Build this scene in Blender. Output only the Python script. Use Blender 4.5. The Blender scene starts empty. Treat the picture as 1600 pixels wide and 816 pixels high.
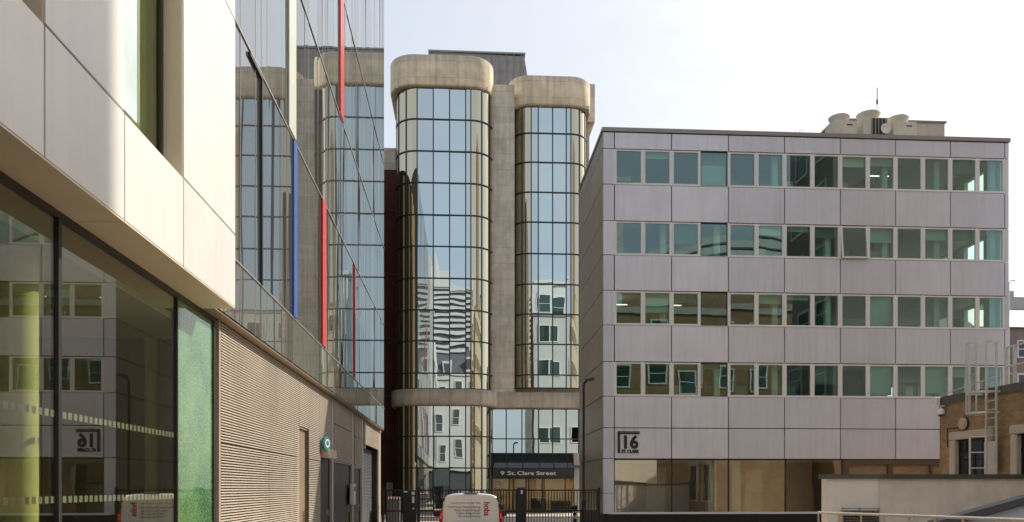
import bpy, bmesh, math, random
from mathutils import Vector, Matrix
random.seed(7)
R = math.radians
scene = bpy.context.scene
COL = scene.collection
F = 1250.0; PVX = 724.0; HZ = 762.0; CAMZ = 2.0
YAW = math.atan((800 - PVX) / F)
CS, SN = math.cos(YAW), math.sin(YAW)

def tan_at(px): return math.tan(math.atan((px - 800) / F) + YAW)
def X_at(px, Y): return Y * tan_at(px)
def Y_on(px, X): return X / tan_at(px)
def Z_at(py, X, Y): return CAMZ + (HZ - py) / F * (X * SN + Y * CS)

# ------------------------------------------------------------------ materials
def new_mat(name):
    m = bpy.data.materials.new(name); m.use_nodes = True
    nt = m.node_tree
    for n in list(nt.nodes): nt.nodes.remove(n)
    out = nt.nodes.new('ShaderNodeOutputMaterial')
    return m, nt, out

def N(nt, t, **kw):
    n = nt.nodes.new(t)
    for k, v in kw.items():
        if k in n.inputs.keys() if isinstance(k, str) else False: n.inputs[k].default_value = v
        else: setattr(n, k, v)
    return n

def coords(nt, scale=(1, 1, 1), use='Object'):
    tc = nt.nodes.new('ShaderNodeTexCoord')
    mp = nt.nodes.new('ShaderNodeMapping'); mp.inputs['Scale'].default_value = scale
    nt.links.new(tc.outputs[use], mp.inputs['Vector'])
    return mp.outputs['Vector']

def noise(nt, vec, scale, detail=4, rough=.55):
    n = nt.nodes.new('ShaderNodeTexNoise'); n.inputs['Scale'].default_value = scale
    n.inputs['Detail'].default_value = detail; n.inputs['Roughness'].default_value = rough
    nt.links.new(vec, n.inputs['Vector']); return n.outputs['Fac']

def ramp(nt, fac, stops):
    r = nt.nodes.new('ShaderNodeValToRGB'); e = r.color_ramp.elements
    while len(e) < len(stops): e.new(.5)
    for i, (p, c) in enumerate(stops):
        e[i].position = p; e[i].color = (c[0], c[1], c[2], 1)
    nt.links.new(fac, r.inputs['Fac']); return r.outputs['Color']

def mixc(nt, fac, a, b, mode='MIX'):
    m = nt.nodes.new('ShaderNodeMix'); m.data_type = 'RGBA'; m.blend_type = mode
    for sock, v in ((m.inputs[0], fac), (m.inputs[6], a), (m.inputs[7], b)):
        if isinstance(v, (int, float)): sock.default_value = v
        elif isinstance(v, tuple): sock.default_value = (v[0], v[1], v[2], 1)
        else: nt.links.new(v, sock)
    return m.outputs[2]

def bump(nt, h, dist, strength=1.0):
    b = nt.nodes.new('ShaderNodeBump'); b.inputs['Distance'].default_value = dist
    b.inputs['Strength'].default_value = strength
    nt.links.new(h, b.inputs['Height']); return b.outputs['Normal']

def simple(name, col, rough=.6, metal=0., var=.12, vscale=1.5, streak=0., bmp=0., bscale=30, spec=.5, island=0., wave=0.):
    """a plain surface with mottling, optional vertical dirt streaks and fine bump"""
    m, nt, out = new_mat(name)
    p = nt.nodes.new('ShaderNodeBsdfPrincipled')
    p.inputs['Roughness'].default_value = rough; p.inputs['Metallic'].default_value = metal
    p.inputs['Specular IOR Level'].default_value = spec
    v = coords(nt)
    lo = tuple(c * (1 - var) for c in col); hi = tuple(min(1, c * (1 + var)) for c in col)
    c = ramp(nt, noise(nt, v, vscale), [(.3, lo), (.7, hi)])
    if streak:
        sv = coords(nt, (3.5, 3.5, .18))
        s = ramp(nt, noise(nt, sv, 1.6, 5), [(.45, (1, 1, 1)), (.75, (1 - streak,) * 3)])
        c = mixc(nt, 1.0, c, s, 'MULTIPLY')
    if island:
        gi = nt.nodes.new('ShaderNodeNewGeometry'); mr = nt.nodes.new('ShaderNodeMapRange'); mr.inputs[3].default_value = 1 - island; mr.inputs[4].default_value = 1 + island * .6
        nt.links.new(gi.outputs['Random Per Island'], mr.inputs[0])
        c = mixc(nt, 1.0, c, mr.outputs[0], 'MULTIPLY')
    nt.links.new(c, p.inputs['Base Color'])
    if wave: nt.links.new(bump(nt, noise(nt, v, .9, 1), wave), p.inputs['Normal'])
    if rough > .15:
        rr = nt.nodes.new('ShaderNodeMapRange'); rr.inputs[3].default_value = rough * .85; rr.inputs[4].default_value = min(1, rough * 1.15)
        nt.links.new(noise(nt, v, vscale * 2.3), rr.inputs[0]); nt.links.new(rr.outputs[0], p.inputs['Roughness'])
    if bmp: nt.links.new(bump(nt, noise(nt, v, bscale, 6), bmp), p.inputs['Normal'])
    nt.links.new(p.outputs[0], out.inputs[0]); return m

def glass(name, tint, ior, refl=(1, 1, 1), rough=0., wob=.0015, wscale=.7, opaque=None, dirt=0., island=0., wmap=(1, 1, 1)):
    """window glass: a fresnel mirror over a tinted see-through pane (or over a dark opaque back)"""
    m, nt, out = new_mat(name)
    g = nt.nodes.new('ShaderNodeBsdfGlossy'); g.inputs['Roughness'].default_value = rough
    g.inputs['Color'].default_value = (*refl, 1)
    if island:
        gi = nt.nodes.new('ShaderNodeNewGeometry')
        c_ = ramp(nt, gi.outputs['Random Per Island'], [(0, tuple(c * (1 - island) for c in refl)), (.5, refl), (1, tuple(min(1, c * (1 + island * .3)) * q for c, q in zip(refl, (.97, 1, 1))))])
        nt.links.new(c_, g.inputs['Color'])
    if opaque:
        t = nt.nodes.new('ShaderNodeBsdfDiffuse'); t.inputs['Color'].default_value = (*opaque, 1)
    else:
        t = nt.nodes.new('ShaderNodeBsdfTransparent'); t.inputs['Color'].default_value = (*tint, 1)
    # Schlick reflectance, the same from both sides of the pane
    r0 = ((ior - 1) / (ior + 1)) ** 2
    lw = nt.nodes.new('ShaderNodeLayerWeight'); lw.inputs['Blend'].default_value = .5
    pw = nt.nodes.new('ShaderNodeMath'); pw.operation = 'POWER'; pw.inputs[1].default_value = 5
    nt.links.new(lw.outputs['Facing'], pw.inputs[0])
    fr = nt.nodes.new('ShaderNodeMapRange'); fr.inputs[3].default_value = r0; fr.inputs[4].default_value = 1
    nt.links.new(pw.outputs[0], fr.inputs[0])
    mx = nt.nodes.new('ShaderNodeMixShader')
    nt.links.new(fr.outputs[0], mx.inputs[0]); nt.links.new(t.outputs[0], mx.inputs[1]); nt.links.new(g.outputs[0], mx.inputs[2])
    if wob:
        tc = nt.nodes.new('ShaderNodeTexCoord'); geo = nt.nodes.new('ShaderNodeNewGeometry')
        oi = nt.nodes.new('ShaderNodeObjectInfo')
        ad = nt.nodes.new('ShaderNodeVectorMath'); ad.operation = 'MULTIPLY_ADD'
        nt.links.new(oi.outputs['Random'], ad.inputs[0]); ad.inputs[1].default_value = (37, 19, 53)
        nt.links.new(geo.outputs['Position'], ad.inputs[2])
        wm = nt.nodes.new('ShaderNodeMapping'); wm.inputs['Scale'].default_value = wmap; nt.links.new(ad.outputs[0], wm.inputs['Vector'])
        nn = noise(nt, wm.outputs[0], wscale, 1, .35)
        b = bump(nt, nn, wob); nt.links.new(b, g.inputs['Normal'])
    last = mx.outputs[0]
    if dirt:
        d = nt.nodes.new('ShaderNodeBsdfDiffuse'); d.inputs['Color'].default_value = (.5, .48, .44, 1)
        m2 = nt.nodes.new('ShaderNodeMixShader')
        mr = nt.nodes.new('ShaderNodeMapRange'); mr.inputs[3].default_value = 0; mr.inputs[4].default_value = dirt * 2
        nt.links.new(noise(nt, coords(nt, (1, 1, .4)), 2.0, 5), mr.inputs[0])
        nt.links.new(mr.outputs[0], m2.inputs[0]); nt.links.new(last, m2.inputs[1]); nt.links.new(d.outputs[0], m2.inputs[2])
        last = m2.outputs[0]
    nt.links.new(last, out.inputs[0]); return m

def brick(name, c1, c2, mortar, bw=.225, bh=.075, rough=.85, plane='YZ'):
    m, nt, out = new_mat(name)
    p = nt.nodes.new('ShaderNodeBsdfPrincipled'); p.inputs['Roughness'].default_value = rough
    geo = nt.nodes.new('ShaderNodeNewGeometry'); sep = nt.nodes.new('ShaderNodeSeparateXYZ')
    nt.links.new(geo.outputs['Position'], sep.inputs[0])
    add = nt.nodes.new('ShaderNodeMath'); add.operation = 'ADD'
    nt.links.new(sep.outputs[0], add.inputs[0]); nt.links.new(sep.outputs[1], add.inputs[1])
    cmb = nt.nodes.new('ShaderNodeCombineXYZ')
    nt.links.new(add.outputs[0], cmb.inputs[0]); nt.links.new(sep.outputs[2], cmb.inputs[1])
    b = nt.nodes.new('ShaderNodeTexBrick')
    b.inputs['Scale'].default_value = 1; b.inputs['Brick Width'].default_value = bw; b.inputs['Row Height'].default_value = bh
    b.inputs['Mortar Size'].default_value = .006; b.inputs['Mortar Smooth'].default_value = .3
    b.inputs['Color1'].default_value = (*c1, 1); b.inputs['Color2'].default_value = (*c2, 1); b.inputs['Mortar'].default_value = (*mortar, 1)
    nt.links.new(cmb.outputs[0], b.inputs['Vector'])
    v = coords(nt)
    s = ramp(nt, noise(nt, v, .8, 6), [(.3, (.72, .72, .74)), (.7, (1.1, 1.08, 1.05))])
    c = mixc(nt, 1.0, b.outputs['Color'], s, 'MULTIPLY')
    nt.links.new(c, p.inputs['Base Color'])
    inv = nt.nodes.new('ShaderNodeMath'); inv.operation = 'SUBTRACT'; inv.inputs[0].default_value = 1
    nt.links.new(b.outputs['Fac'], inv.inputs[1])
    nt.links.new(bump(nt, inv.outputs[0], .004), p.inputs['Normal'])
    nt.links.new(p.outputs[0], out.inputs[0]); return m

def emit(name, col, s):
    m, nt, out = new_mat(name)
    e = nt.nodes.new('ShaderNodeEmission'); e.inputs[0].default_value = (*col, 1); e.inputs[1].default_value = s
    nt.links.new(e.outputs[0], out.inputs[0]); return m

def concrete(name, col, stain_z=None, block=None):
    """cast stone: mottling, vertical rain streaks, weathered grey top edge, block joints"""
    m, nt, out = new_mat(name)
    p = nt.nodes.new('ShaderNodeBsdfPrincipled'); p.inputs['Roughness'].default_value = .9
    geo = nt.nodes.new('ShaderNodeNewGeometry'); v = geo.outputs['Position']
    lo = tuple(c * .78 for c in col); hi = tuple(c * 1.15 for c in col)
    c = ramp(nt, noise(nt, v, 1.1, 8, .65), [(.3, lo), (.7, hi)])
    mp = nt.nodes.new('ShaderNodeMapping'); mp.inputs['Scale'].default_value = (2.2, 2.2, .12)
    nt.links.new(v, mp.inputs['Vector'])
    st = noise(nt, mp.outputs[0], 1.5, 6, .6)
    c = mixc(nt, 1.0, c, ramp(nt, st, [(.45, (1, 1, 1)), (.75, (.70, .68, .66))]), 'MULTIPLY')
    sep = nt.nodes.new('ShaderNodeSeparateXYZ'); nt.links.new(v, sep.inputs[0])
    if stain_z:
        mr = nt.nodes.new('ShaderNodeMapRange'); mr.inputs[1].default_value = stain_z[0]; mr.inputs[2].default_value = stain_z[1]
        nt.links.new(sep.outputs[2], mr.inputs[0])
        ad = nt.nodes.new('ShaderNodeMath'); ad.operation = 'MULTIPLY'
        mr2 = nt.nodes.new('ShaderNodeMapRange'); mr2.inputs[1].default_value = .3; mr2.inputs[2].default_value = .6
        mr2.inputs[3].default_value = .35
        nt.links.new(st, mr2.inputs[0])
        nt.links.new(mr.outputs[0], ad.inputs[0]); nt.links.new(mr2.outputs[0], ad.inputs[1])
        c = mixc(nt, ad.outputs[0], c, tuple(x * .42 for x in (col[0], col[0] * .98, col[0] * .94)))
    if block:
        add = nt.nodes.new('ShaderNodeMath'); add.operation = 'ADD'
        nt.links.new(sep.outputs[0], add.inputs[0]); nt.links.new(sep.outputs[1], add.inputs[1])
        cmb = nt.nodes.new('ShaderNodeCombineXYZ')
        nt.links.new(add.outputs[0], cmb.inputs[0]); nt.links.new(sep.outputs[2], cmb.inputs[1])
        b = nt.nodes.new('ShaderNodeTexBrick'); b.inputs['Scale'].default_value = 1
        b.inputs['Brick Width'].default_value = block[0]; b.inputs['Row Height'].default_value = block[1]
        b.inputs['Mortar Size'].default_value = .02
        b.inputs['Color1'].default_value = (.88, .87, .86, 1); b.inputs['Color2'].default_value = (1.06, 1.05, 1.03, 1); b.inputs['Mortar'].default_value = (.75, .74, .72, 1)
        nt.links.new(cmb.outputs[0], b.inputs['Vector'])
        c = mixc(nt, 1.0, c, b.outputs['Color'], 'MULTIPLY')
    nt.links.new(c, p.inputs['Base Color'])
    nt.links.new(bump(nt, noise(nt, v, 14, 6), .01), p.inputs['Normal'])
    nt.links.new(p.outputs[0], out.inputs[0]); return m

M = {}
M['asphalt'] = simple('asphalt', (.055, .055, .056), .9, var=.3, vscale=.7, bmp=.01, bscale=60)
M['paving'] = simple('paving', (.42, .37, .31), .85, var=.2, vscale=1.2)
M['forecourt'] = simple('forecourt', (.58, .47, .35), .85, var=.15, vscale=.8)  # pale warm paving, coloured to bounce sunlight onto shaded surfaces
M['white_panel'] = simple('white_panel', (.72, .71, .69), .38, var=.035, vscale=.8, streak=.07, island=.05, wave=.003)
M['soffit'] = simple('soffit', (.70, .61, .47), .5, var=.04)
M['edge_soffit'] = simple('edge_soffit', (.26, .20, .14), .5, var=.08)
M['joint'] = simple('joint', (.03, .028, .026), .8)
M['dark_frame'] = simple('dark_frame', (.022, .021, .02), .4, var=.1)
M['black_metal'] = simple('black_metal', (.012, .012, .013), .38, var=.15)
M['bronze_frame'] = simple('bronze_frame', (.10, .075, .05), .45, var=.1)
M['louvre'] = simple('louvre', (.51, .455, .385), .55, var=.09, vscale=.5, streak=.16)
M['louvre_gap'] = simple('louvre_gap', (.17, .14, .105), .7, var=.06)  # darker copy of the rib colour, shade of the recesses painted in
M['louvre_plain'] = simple('louvre_plain', (.40, .34, .27), .5, var=.06)
M['brown_door'] = simple('brown_door', (.22, .165, .11), .6)
M['grey_door'] = simple('grey_door', (.02, .021, .024), .5)
M['facade_glass'] = glass('facade_glass', (0, 0, 0), 3.4, (.93, .96, .97), 0, .0030, .6, opaque=(.07, .072, .07), island=.14, wmap=(1, 1.6, .3))
M['spandrel_glass'] = glass('spandrel_glass', (0, 0, 0), 2.2, (.84, .87, .85), .01, .0016, .5, opaque=(.13, .125, .11))
M['shop_glass'] = glass('shop_glass', (.90, .92, .82), 2.5, (.95, .95, .92), 0, .0008, .4)
M['side_glass'] = glass('side_glass', (.86, .89, .76), 2.0, (.8, .9, .75), 0, .001, .4)
M['tower_glass'] = glass('tower_glass', (0, 0, 0), 12, (.74, .86, .91), 0, .0050, .45, opaque=(.02, .018, .012), island=.10)
M['tower_curve'] = glass('tower_curve', (0, 0, 0), 12, (.80, .74, .56), 0, .0045, .45, opaque=(.03, .026, .014), island=.12)
M['lobby_glass'] = glass('lobby_glass', (.85, .86, .8), 1.6, (.9, .9, .85), 0, .001, .5)
M['office_glass'] = glass('office_glass', (.60, .86, .77), 2.6, (.60, .87, .89), 0, .0018, .8)
M['ground_glass'] = glass('ground_glass', (.74, .80, .74), 3.6, (.95, .94, .90), 0, .004, .6)
M['dark_glass'] = glass('dark_glass', (0, 0, 0), 1.8, (.8, .85, .9), 0, .002, .8, opaque=(.02, .024, .03))
M['alu_panel'] = simple('alu_panel', (.70, .725, .82), .38, .2, var=.05, vscale=.5, streak=.11, island=.13, wave=.004)
M['rear_panel'] = simple('rear_panel', (.60, .61, .60), .6, var=.04)
M['alu_frame'] = simple('alu_frame', (.78, .79, .80), .45, .1, var=.04)
M['cap_metal'] = simple('cap_metal', (.30, .29, .28), .45, .4, var=.06)
M['plinth'] = simple('plinth', (.012, .012, .013), .5)
M['room_white'] = simple('room_white', (.72, .74, .68), .9, var=.04)
M['room_floor'] = simple('room_floor', (.12, .12, .13), .9)
M['interior_wall'] = simple('interior_wall', (.24, .215, .17), .9)
M['room_grey'] = simple('room_grey', (.20, .215, .20), .9)
M['blind_dark'] = simple('blind_dark', (.16, .20, .21), .8)
M['blind'] = simple('blind', (.50, .56, .54), .8, var=.05)
M['office_lamp'] = emit('office_lamp', (1, .9, .72), 1.5)
M['lobby_lamp'] = emit('lobby_lamp', (1, .80, .5), 3.8)
M['lobby_wall'] = simple('lobby_wall', (.50, .37, .21), .7, var=.15)
M['lobby_dark'] = simple('lobby_dark', (.06, .05, .045), .6)
M['stone_top'] = concrete('stone_top', (.84, .71, .52), (33.3, 34.6), (3.2, 1.25))
M['stone'] = concrete('stone', (.72, .65, .555), None, (1.9, 1.2))
M['stone_band'] = concrete('stone_band', (.62, .53, .43), (8.9, 9.5))
M['lead'] = simple('lead', (.29, .28, .285), .6, .2, var=.15, vscale=1.5, streak=.25)
M['red_brick'] = brick('red_brick', (.13, .035, .026), (.10, .028, .022), (.07, .04, .035))
M['brown_brick'] = brick('brown_brick', (.40, .24, .115), (.29, .165, .08), (.30, .24, .17))
M['wing_brick'] = brick('wing_brick', (.055, .035, .025), (.045, .03, .022), (.05, .04, .03))
M['tan_brick'] = brick('tan_brick', (.40, .285, .165), (.29, .195, .11), (.33, .27, .19))
M['stone_trim'] = simple('stone_trim', (.52, .47, .40), .8, var=.08, streak=.1)
M['render_wall'] = simple('render_wall', (.70, .65, .60), .8, var=.13, vscale=1.6, streak=.07, bmp=.008, bscale=30)
M['smooth_wall'] = simple('smooth_wall', (.76, .73, .70), .35, var=.05, streak=.06)
M['coping'] = simple('coping', (.10, .105, .09), .35, .3)
M['galv'] = simple('galv', (.66, .66, .65), .35, .45, var=.08, vscale=4)
M['steel'] = simple('steel', (.60, .55, .47), .28, .95, var=.06, vscale=4)
M['lead_roof'] = simple('lead_roof', (.22, .225, .23), .5, .2, var=.1, streak=.1)
M['unit_cream'] = simple('unit_cream', (.66, .62, .53), .55, var=.06, streak=.12)
M['grille'] = simple('grille', (.03, .035, .03), .6)
M['hut'] = simple('hut', (.55, .50, .44), .6, var=.06, streak=.1)
M['van_paint'] = simple('van_paint', (.82, .80, .78), .22, var=.02, spec=.6)
M['rubber'] = simple('rubber', (.015, .015, .015), .8)
M['brake_grey'] = simple('brake_grey', (.20, .13, .14), .3)
M['van_trim'] = simple('van_trim', (.02, .02, .021), .5)
M['rim'] = simple('rim', (.4, .4, .4), .4, .8)
M['plate'] = simple('plate', (.7, .55, .06), .5)
M['white_paint'] = simple('white_paint', (.78, .77, .75), .45, var=.03)
M['white_ink'] = simple('white_ink', (.8, .79, .77), .5, var=.02)
M['black_ink'] = simple('black_ink', (.015, .014, .014), .5)
M['grey_ink'] = simple('grey_ink', (.12, .11, .11), .5)
M['red_ink'] = simple('red_ink', (.52, .03, .03), .5)
M['red_gloss'] = simple('red_gloss', (.62, .035, .025), .25, var=.05)
M['blue_gloss'] = simple('blue_gloss', (.03, .10, .42), .25, var=.05)
M['pale_panel'] = simple('pale_panel', (.52, .55, .48), .35, var=.05)
M['teal'] = simple('teal', (.025, .22, .25), .5)
M['beige'] = simple('beige', (.5, .43, .33), .6)
M['tail_red'] = emit('tail_red', (1, .05, .03), .5)
M['tail_glass'] = simple('tail_glass', (.45, .01, .012), .15)
M['pink_lid'] = simple('pink_lid', (.55, .10, .13), .5)
M['bin_grey'] = simple('bin_grey', (.09, .095, .11), .6)
M['column_green'] = simple('column_green', (.74, .78, .38), .55, var=.05)
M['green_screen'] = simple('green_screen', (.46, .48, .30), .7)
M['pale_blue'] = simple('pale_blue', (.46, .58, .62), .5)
M['dot_film'] = simple('dot_film', (.62, .70, .58), .6)
M['leaf'] = simple('leaf', (.03, .06, .02), .6, var=.4, vscale=9)
M['white_stucco'] = simple('white_stucco', (.66, .65, .625), .8, var=.05, vscale=.4, streak=.1)
M['cream_wall'] = simple('cream_wall', (.76, .71, .58), .8, var=.05)
M['slate'] = simple('slate', (.10, .10, .11), .7, var=.2)
M['stripe_dark'] = simple('stripe_dark', (.09, .095, .10), .4)
M['pale_clad'] = simple('pale_clad', (.66, .68, .66), .5, var=.05)
M['teal_glass'] = glass('teal_glass', (0, 0, 0), 1.8, (.8, .9, .9), 0, .002, .8, opaque=(.025, .06, .052))
M['far_pale'] = simple('far_pale', (.36, .37, .39), .8, var=.06)
M['far_brick'] = simple('far_brick', (.30, .24, .21), .85, var=.12)
M['sock'] = simple('sock', (.5, .5, .48), .5)

def film_mat():
    m, nt, out = new_mat('green_film')
    p = nt.nodes.new('ShaderNodeBsdfPrincipled'); p.inputs['Roughness'].default_value = .05; p.inputs['Coat Weight'].default_value = .12; p.inputs['Coat IOR'].default_value = 1.6; p.inputs['Coat Roughness'].default_value = .0
    geo = nt.nodes.new('ShaderNodeNewGeometry')
    vo = nt.nodes.new('ShaderNodeTexVoronoi'); vo.inputs['Scale'].default_value = 26
    nt.links.new(geo.outputs['Position'], vo.inputs['Vector'])
    big = noise(nt, geo.outputs['Position'], .9, 5)
    c1 = ramp(nt, big, [(.35, (.04, .135, .05)), (.65, (.11, .25, .09))])
    dots = ramp(nt, vo.outputs['Distance'], [(.28, (1, 1, 1)), (.36, (0, 0, 0))])
    bw = nt.nodes.new('ShaderNodeRGBToBW'); nt.links.new(dots, bw.inputs[0])
    ml = nt.nodes.new('ShaderNodeMath'); ml.operation = 'MULTIPLY'; nt.links.new(bw.outputs[0], ml.inputs[0]); ml.inputs[1].default_value = .45
    c = mixc(nt, ml.outputs[0], c1, (.34, .47, .28))
    nt.links.new(c, p.inputs['Base Color'])
    nt.links.new(p.outputs[0], out.inputs[0]); return m
M['green_film'] = film_mat()
def strip_mat():
    m, nt, out = new_mat('dot_strip')
    geo = nt.nodes.new('ShaderNodeNewGeometry'); sep = nt.nodes.new('ShaderNodeSeparateXYZ'); nt.links.new(geo.outputs['Position'], sep.inputs[0])
    md = nt.nodes.new('ShaderNodeMath'); md.operation = 'PINGPONG'; md.inputs[1].default_value = .0675
    nt.links.new(sep.outputs[1], md.inputs[0])
    lt = nt.nodes.new('ShaderNodeMath'); lt.operation = 'LESS_THAN'; lt.inputs[1].default_value = .0415; nt.links.new(md.outputs[0], lt.inputs[0])
    t = nt.nodes.new('ShaderNodeBsdfTransparent'); d = nt.nodes.new('ShaderNodeBsdfDiffuse'); d.inputs[0].default_value = (.42, .46, .42, 1)
    mx = nt.nodes.new('ShaderNodeMixShader'); nt.links.new(lt.outputs[0], mx.inputs[0]); nt.links.new(t.outputs[0], mx.inputs[1]); nt.links.new(d.outputs[0], mx.inputs[2])
    nt.links.new(mx.outputs[0], out.inputs[0]); return m
M['dot_strip'] = strip_mat()

# ------------------------------------------------------------------ mesh builder
class MB:
    def __init__(s): s.v = []; s.f = []; s.m = []; s.sm = []
    def add(s, vs, fs, mi=0, smooth=False):
        b = len(s.v); s.v += [tuple(p) for p in vs]
        for f in fs: s.f.append(tuple(b + i for i in f)); s.m.append(mi); s.sm.append(smooth)
        return s
    def box(s, x0, x1, y0, y1, z0, z1, mi=0):
        if x0 > x1: x0, x1 = x1, x0
        if y0 > y1: y0, y1 = y1, y0
        if z0 > z1: z0, z1 = z1, z0
        vs = [(x, y, z) for z in (z0, z1) for y in (y0, y1) for x in (x0, x1)]
        return s.add(vs, [(0, 2, 3, 1), (4, 5, 7, 6), (0, 1, 5, 4), (1, 3, 7, 5), (3, 2, 6, 7), (2, 0, 4, 6)], mi)
    def prism(s, poly, axis, a, b, mi=0, smooth=False):
        """poly of 2-D points extruded along axis from a to b"""
        def P(p, t):
            return {'z': (p[0], p[1], t), 'y': (p[0], t, p[1]), 'x': (t, p[0], p[1])}[axis]
        n = len(poly); vs = [P(p, a) for p in poly] + [P(p, b) for p in poly]
        fs = [(i, (i + 1) % n, n + (i + 1) % n, n + i) for i in range(n)]
        s.add(vs, fs, mi, smooth)
        s.add(vs, [tuple(reversed(range(n))), tuple(range(n, 2 * n))], mi)
        return s
    def tube(s, pts, r, seg=8, mi=0, r2=None):
        pts = [Vector(p) for p in pts]; n = len(pts); rings = []
        for i, p in enumerate(pts):
            d = (pts[min(i + 1, n - 1)] - pts[max(i - 1, 0)]).normalized()
            u = d.cross(Vector((0, 0, 1)))
            if u.length < 1e-3: u = d.cross(Vector((0, 1, 0)))
            u.normalize(); w = d.cross(u)
            rr = r if r2 is None else r + (r2 - r) * i / (n - 1)
            rings.append([p + u * math.cos(2 * math.pi * k / seg) * rr + w * math.sin(2 * math.pi * k / seg) * rr for k in range(seg)])
        vs = [q for g in rings for q in g]; fs = []
        for i in range(n - 1):
            for k in range(seg):
                fs.append((i * seg + k, i * seg + (k + 1) % seg, (i + 1) * seg + (k + 1) % seg, (i + 1) * seg + k))
        s.add(vs, fs, mi, True)
        s.add(vs, [tuple(reversed(range(seg))), tuple((n - 1) * seg + k for k in range(seg))], mi)
        return s
    def lathe(s, prof, c, seg=24, mi=0, axis='z', smooth=True):
        vs = []; n = len(prof)
        for k in range(seg):
            a = 2 * math.pi * k / seg
            for r, h in prof:
                x, y = r * math.cos(a), r * math.sin(a)
                q = {'z': (x, y, h), 'y': (x, h, y), 'x': (h, x, y)}[axis]
                vs.append((c[0] + q[0], c[1] + q[1], c[2] + q[2]))
        fs = [(k * n + i, ((k + 1) % seg) * n + i, ((k + 1) % seg) * n + i + 1, k * n + i + 1) for k in range(seg) for i in range(n - 1)]
        return s.add(vs, fs, mi, smooth)
    def quad(s, a, b, c, d, mi=0): return s.add([a, b, c, d], [(0, 1, 2, 3)], mi)
    def build(s, name, mats, parent=None, fix=True):
        me = bpy.data.meshes.new(name); me.from_pydata(s.v, [], s.f)
        if not isinstance(mats, (list, tuple)): mats = [mats]
        for m in mats: me.materials.append(M[m] if isinstance(m, str) else m)
        me.polygons.foreach_set('material_index', s.m)
        me.polygons.foreach_set('use_smooth', s.sm)
        if fix:
            bm = bmesh.new(); bm.from_mesh(me); bmesh.ops.recalc_face_normals(bm, faces=bm.faces); bm.to_mesh(me); bm.free()
        me.update()
        o = bpy.data.objects.new(name, me); COL.objects.link(o)
        if parent is not None:
            o.parent = parent; o.location = -world(parent)
        return o

def world(o):
    v = Vector((0, 0, 0))
    while o is not None: v = v + o.location; o = o.parent
    return v

def bevel(o, w=.01, seg=2):
    md = o.modifiers.new('bevel', 'BEVEL'); md.width = w; md.segments = seg; md.limit_method = 'ANGLE'
    return o

def tag(o, label=None, cat=None, group=None, kind=None):
    if label: o['label'] = label
    if cat: o['category'] = cat
    if group: o['group'] = group
    if kind: o['kind'] = kind
    return o

def thing(name, loc, label, cat, group=None):
    o = bpy.data.objects.new(name, None); COL.objects.link(o); o.location = loc
    o.empty_display_size = .3
    return tag(o, label, cat, group)

def copy_tree(o, parent=None):
    c = o.copy(); COL.objects.link(c)
    if parent is not None: c.parent = parent
    for ch in [k for k in bpy.data.objects if k.parent == o]: copy_tree(ch, c)
    return c

def text_obj(name, txt, size, mat, origin, xdir, zdir, parent=None, align='LEFT', bold=0., extrude=.006, spacing=1., sx=1.):
    cu = bpy.data.curves.new(name, 'FONT'); cu.body = txt; cu.size = size; cu.align_x = align
    cu.extrude = extrude; cu.offset = bold; cu.space_character = spacing; cu.resolution_u = 3
    tmp = bpy.data.objects.new(name, cu); COL.objects.link(tmp)
    dg = bpy.context.evaluated_depsgraph_get(); dg.update()
    me = bpy.data.meshes.new_from_object(tmp.evaluated_get(dg))
    bpy.data.objects.remove(tmp); bpy.data.curves.remove(cu)
    x = Vector(xdir).normalized(); z = Vector(zdir).normalized(); n = x.cross(z)
    for v in me.vertices:
        q = v.co.copy(); v.co = Vector(origin) + x * q.x * sx + z * q.y + n * q.z
    me.materials.clear(); me.materials.append(M[mat]); me.update()
    o = bpy.data.objects.new(name, me); COL.objects.link(o)
    if parent is not None: o.parent = parent; o.location = -world(parent)
    return o

# ------------------------------------------------------------------ ground
g = MB(); g.quad((-400, -300, 0), (400, -300, 0), (400, 500, 0), (-400, 500, 0))
tag(g.build('ground', 'asphalt'), kind='structure')
g = MB(); g.box(-5.6, 14, 53.5, 62.5, -.1, .06)
tag(g.build('pavement', 'paving'), kind='structure')
g = MB(); g.box(-4.55, -1.4, -10, 46, -.1, .07)
tag(g.build('footway', 'forecourt'), kind='structure')  # unseen pale strip added to bounce light up to the soffit
g = MB(); g.box(3.2, 22.9, -8.7, 37.0, -.1, .08)
tag(g.build('forecourt', 'forecourt'), kind='structure')  # unseen warm slab added to bounce sunlight onto the panel block

# ------------------------------------------------------------------ left: glass and louvre office building
AP, AG, AF = -4.05, -4.67, -4.41          # panel face, shopfront, curtain wall
ZS = 5.2                                   # soffit
L = thing('office_building', (-6, 14, 0), 'glass office building with pale cladding and ribbed tan ground floor along the lane', 'building')
YE = Y_on(368, AP); YF = Y_on(600, AF)
ya, yb, yc = Y_on(70, AP), Y_on(195, AP), Y_on(287, AP)
z1 = CAMZ + 1.11 * 4.05; z2 = CAMZ + 2.045 * 4.05
TOP = 32.0
J = .015
def panel(y0, y1, za, zb, xb=-4.5): return MB().box(xb, AP, y0 + J, y1 - J, za + J * .8, zb - J * .8)
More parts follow.
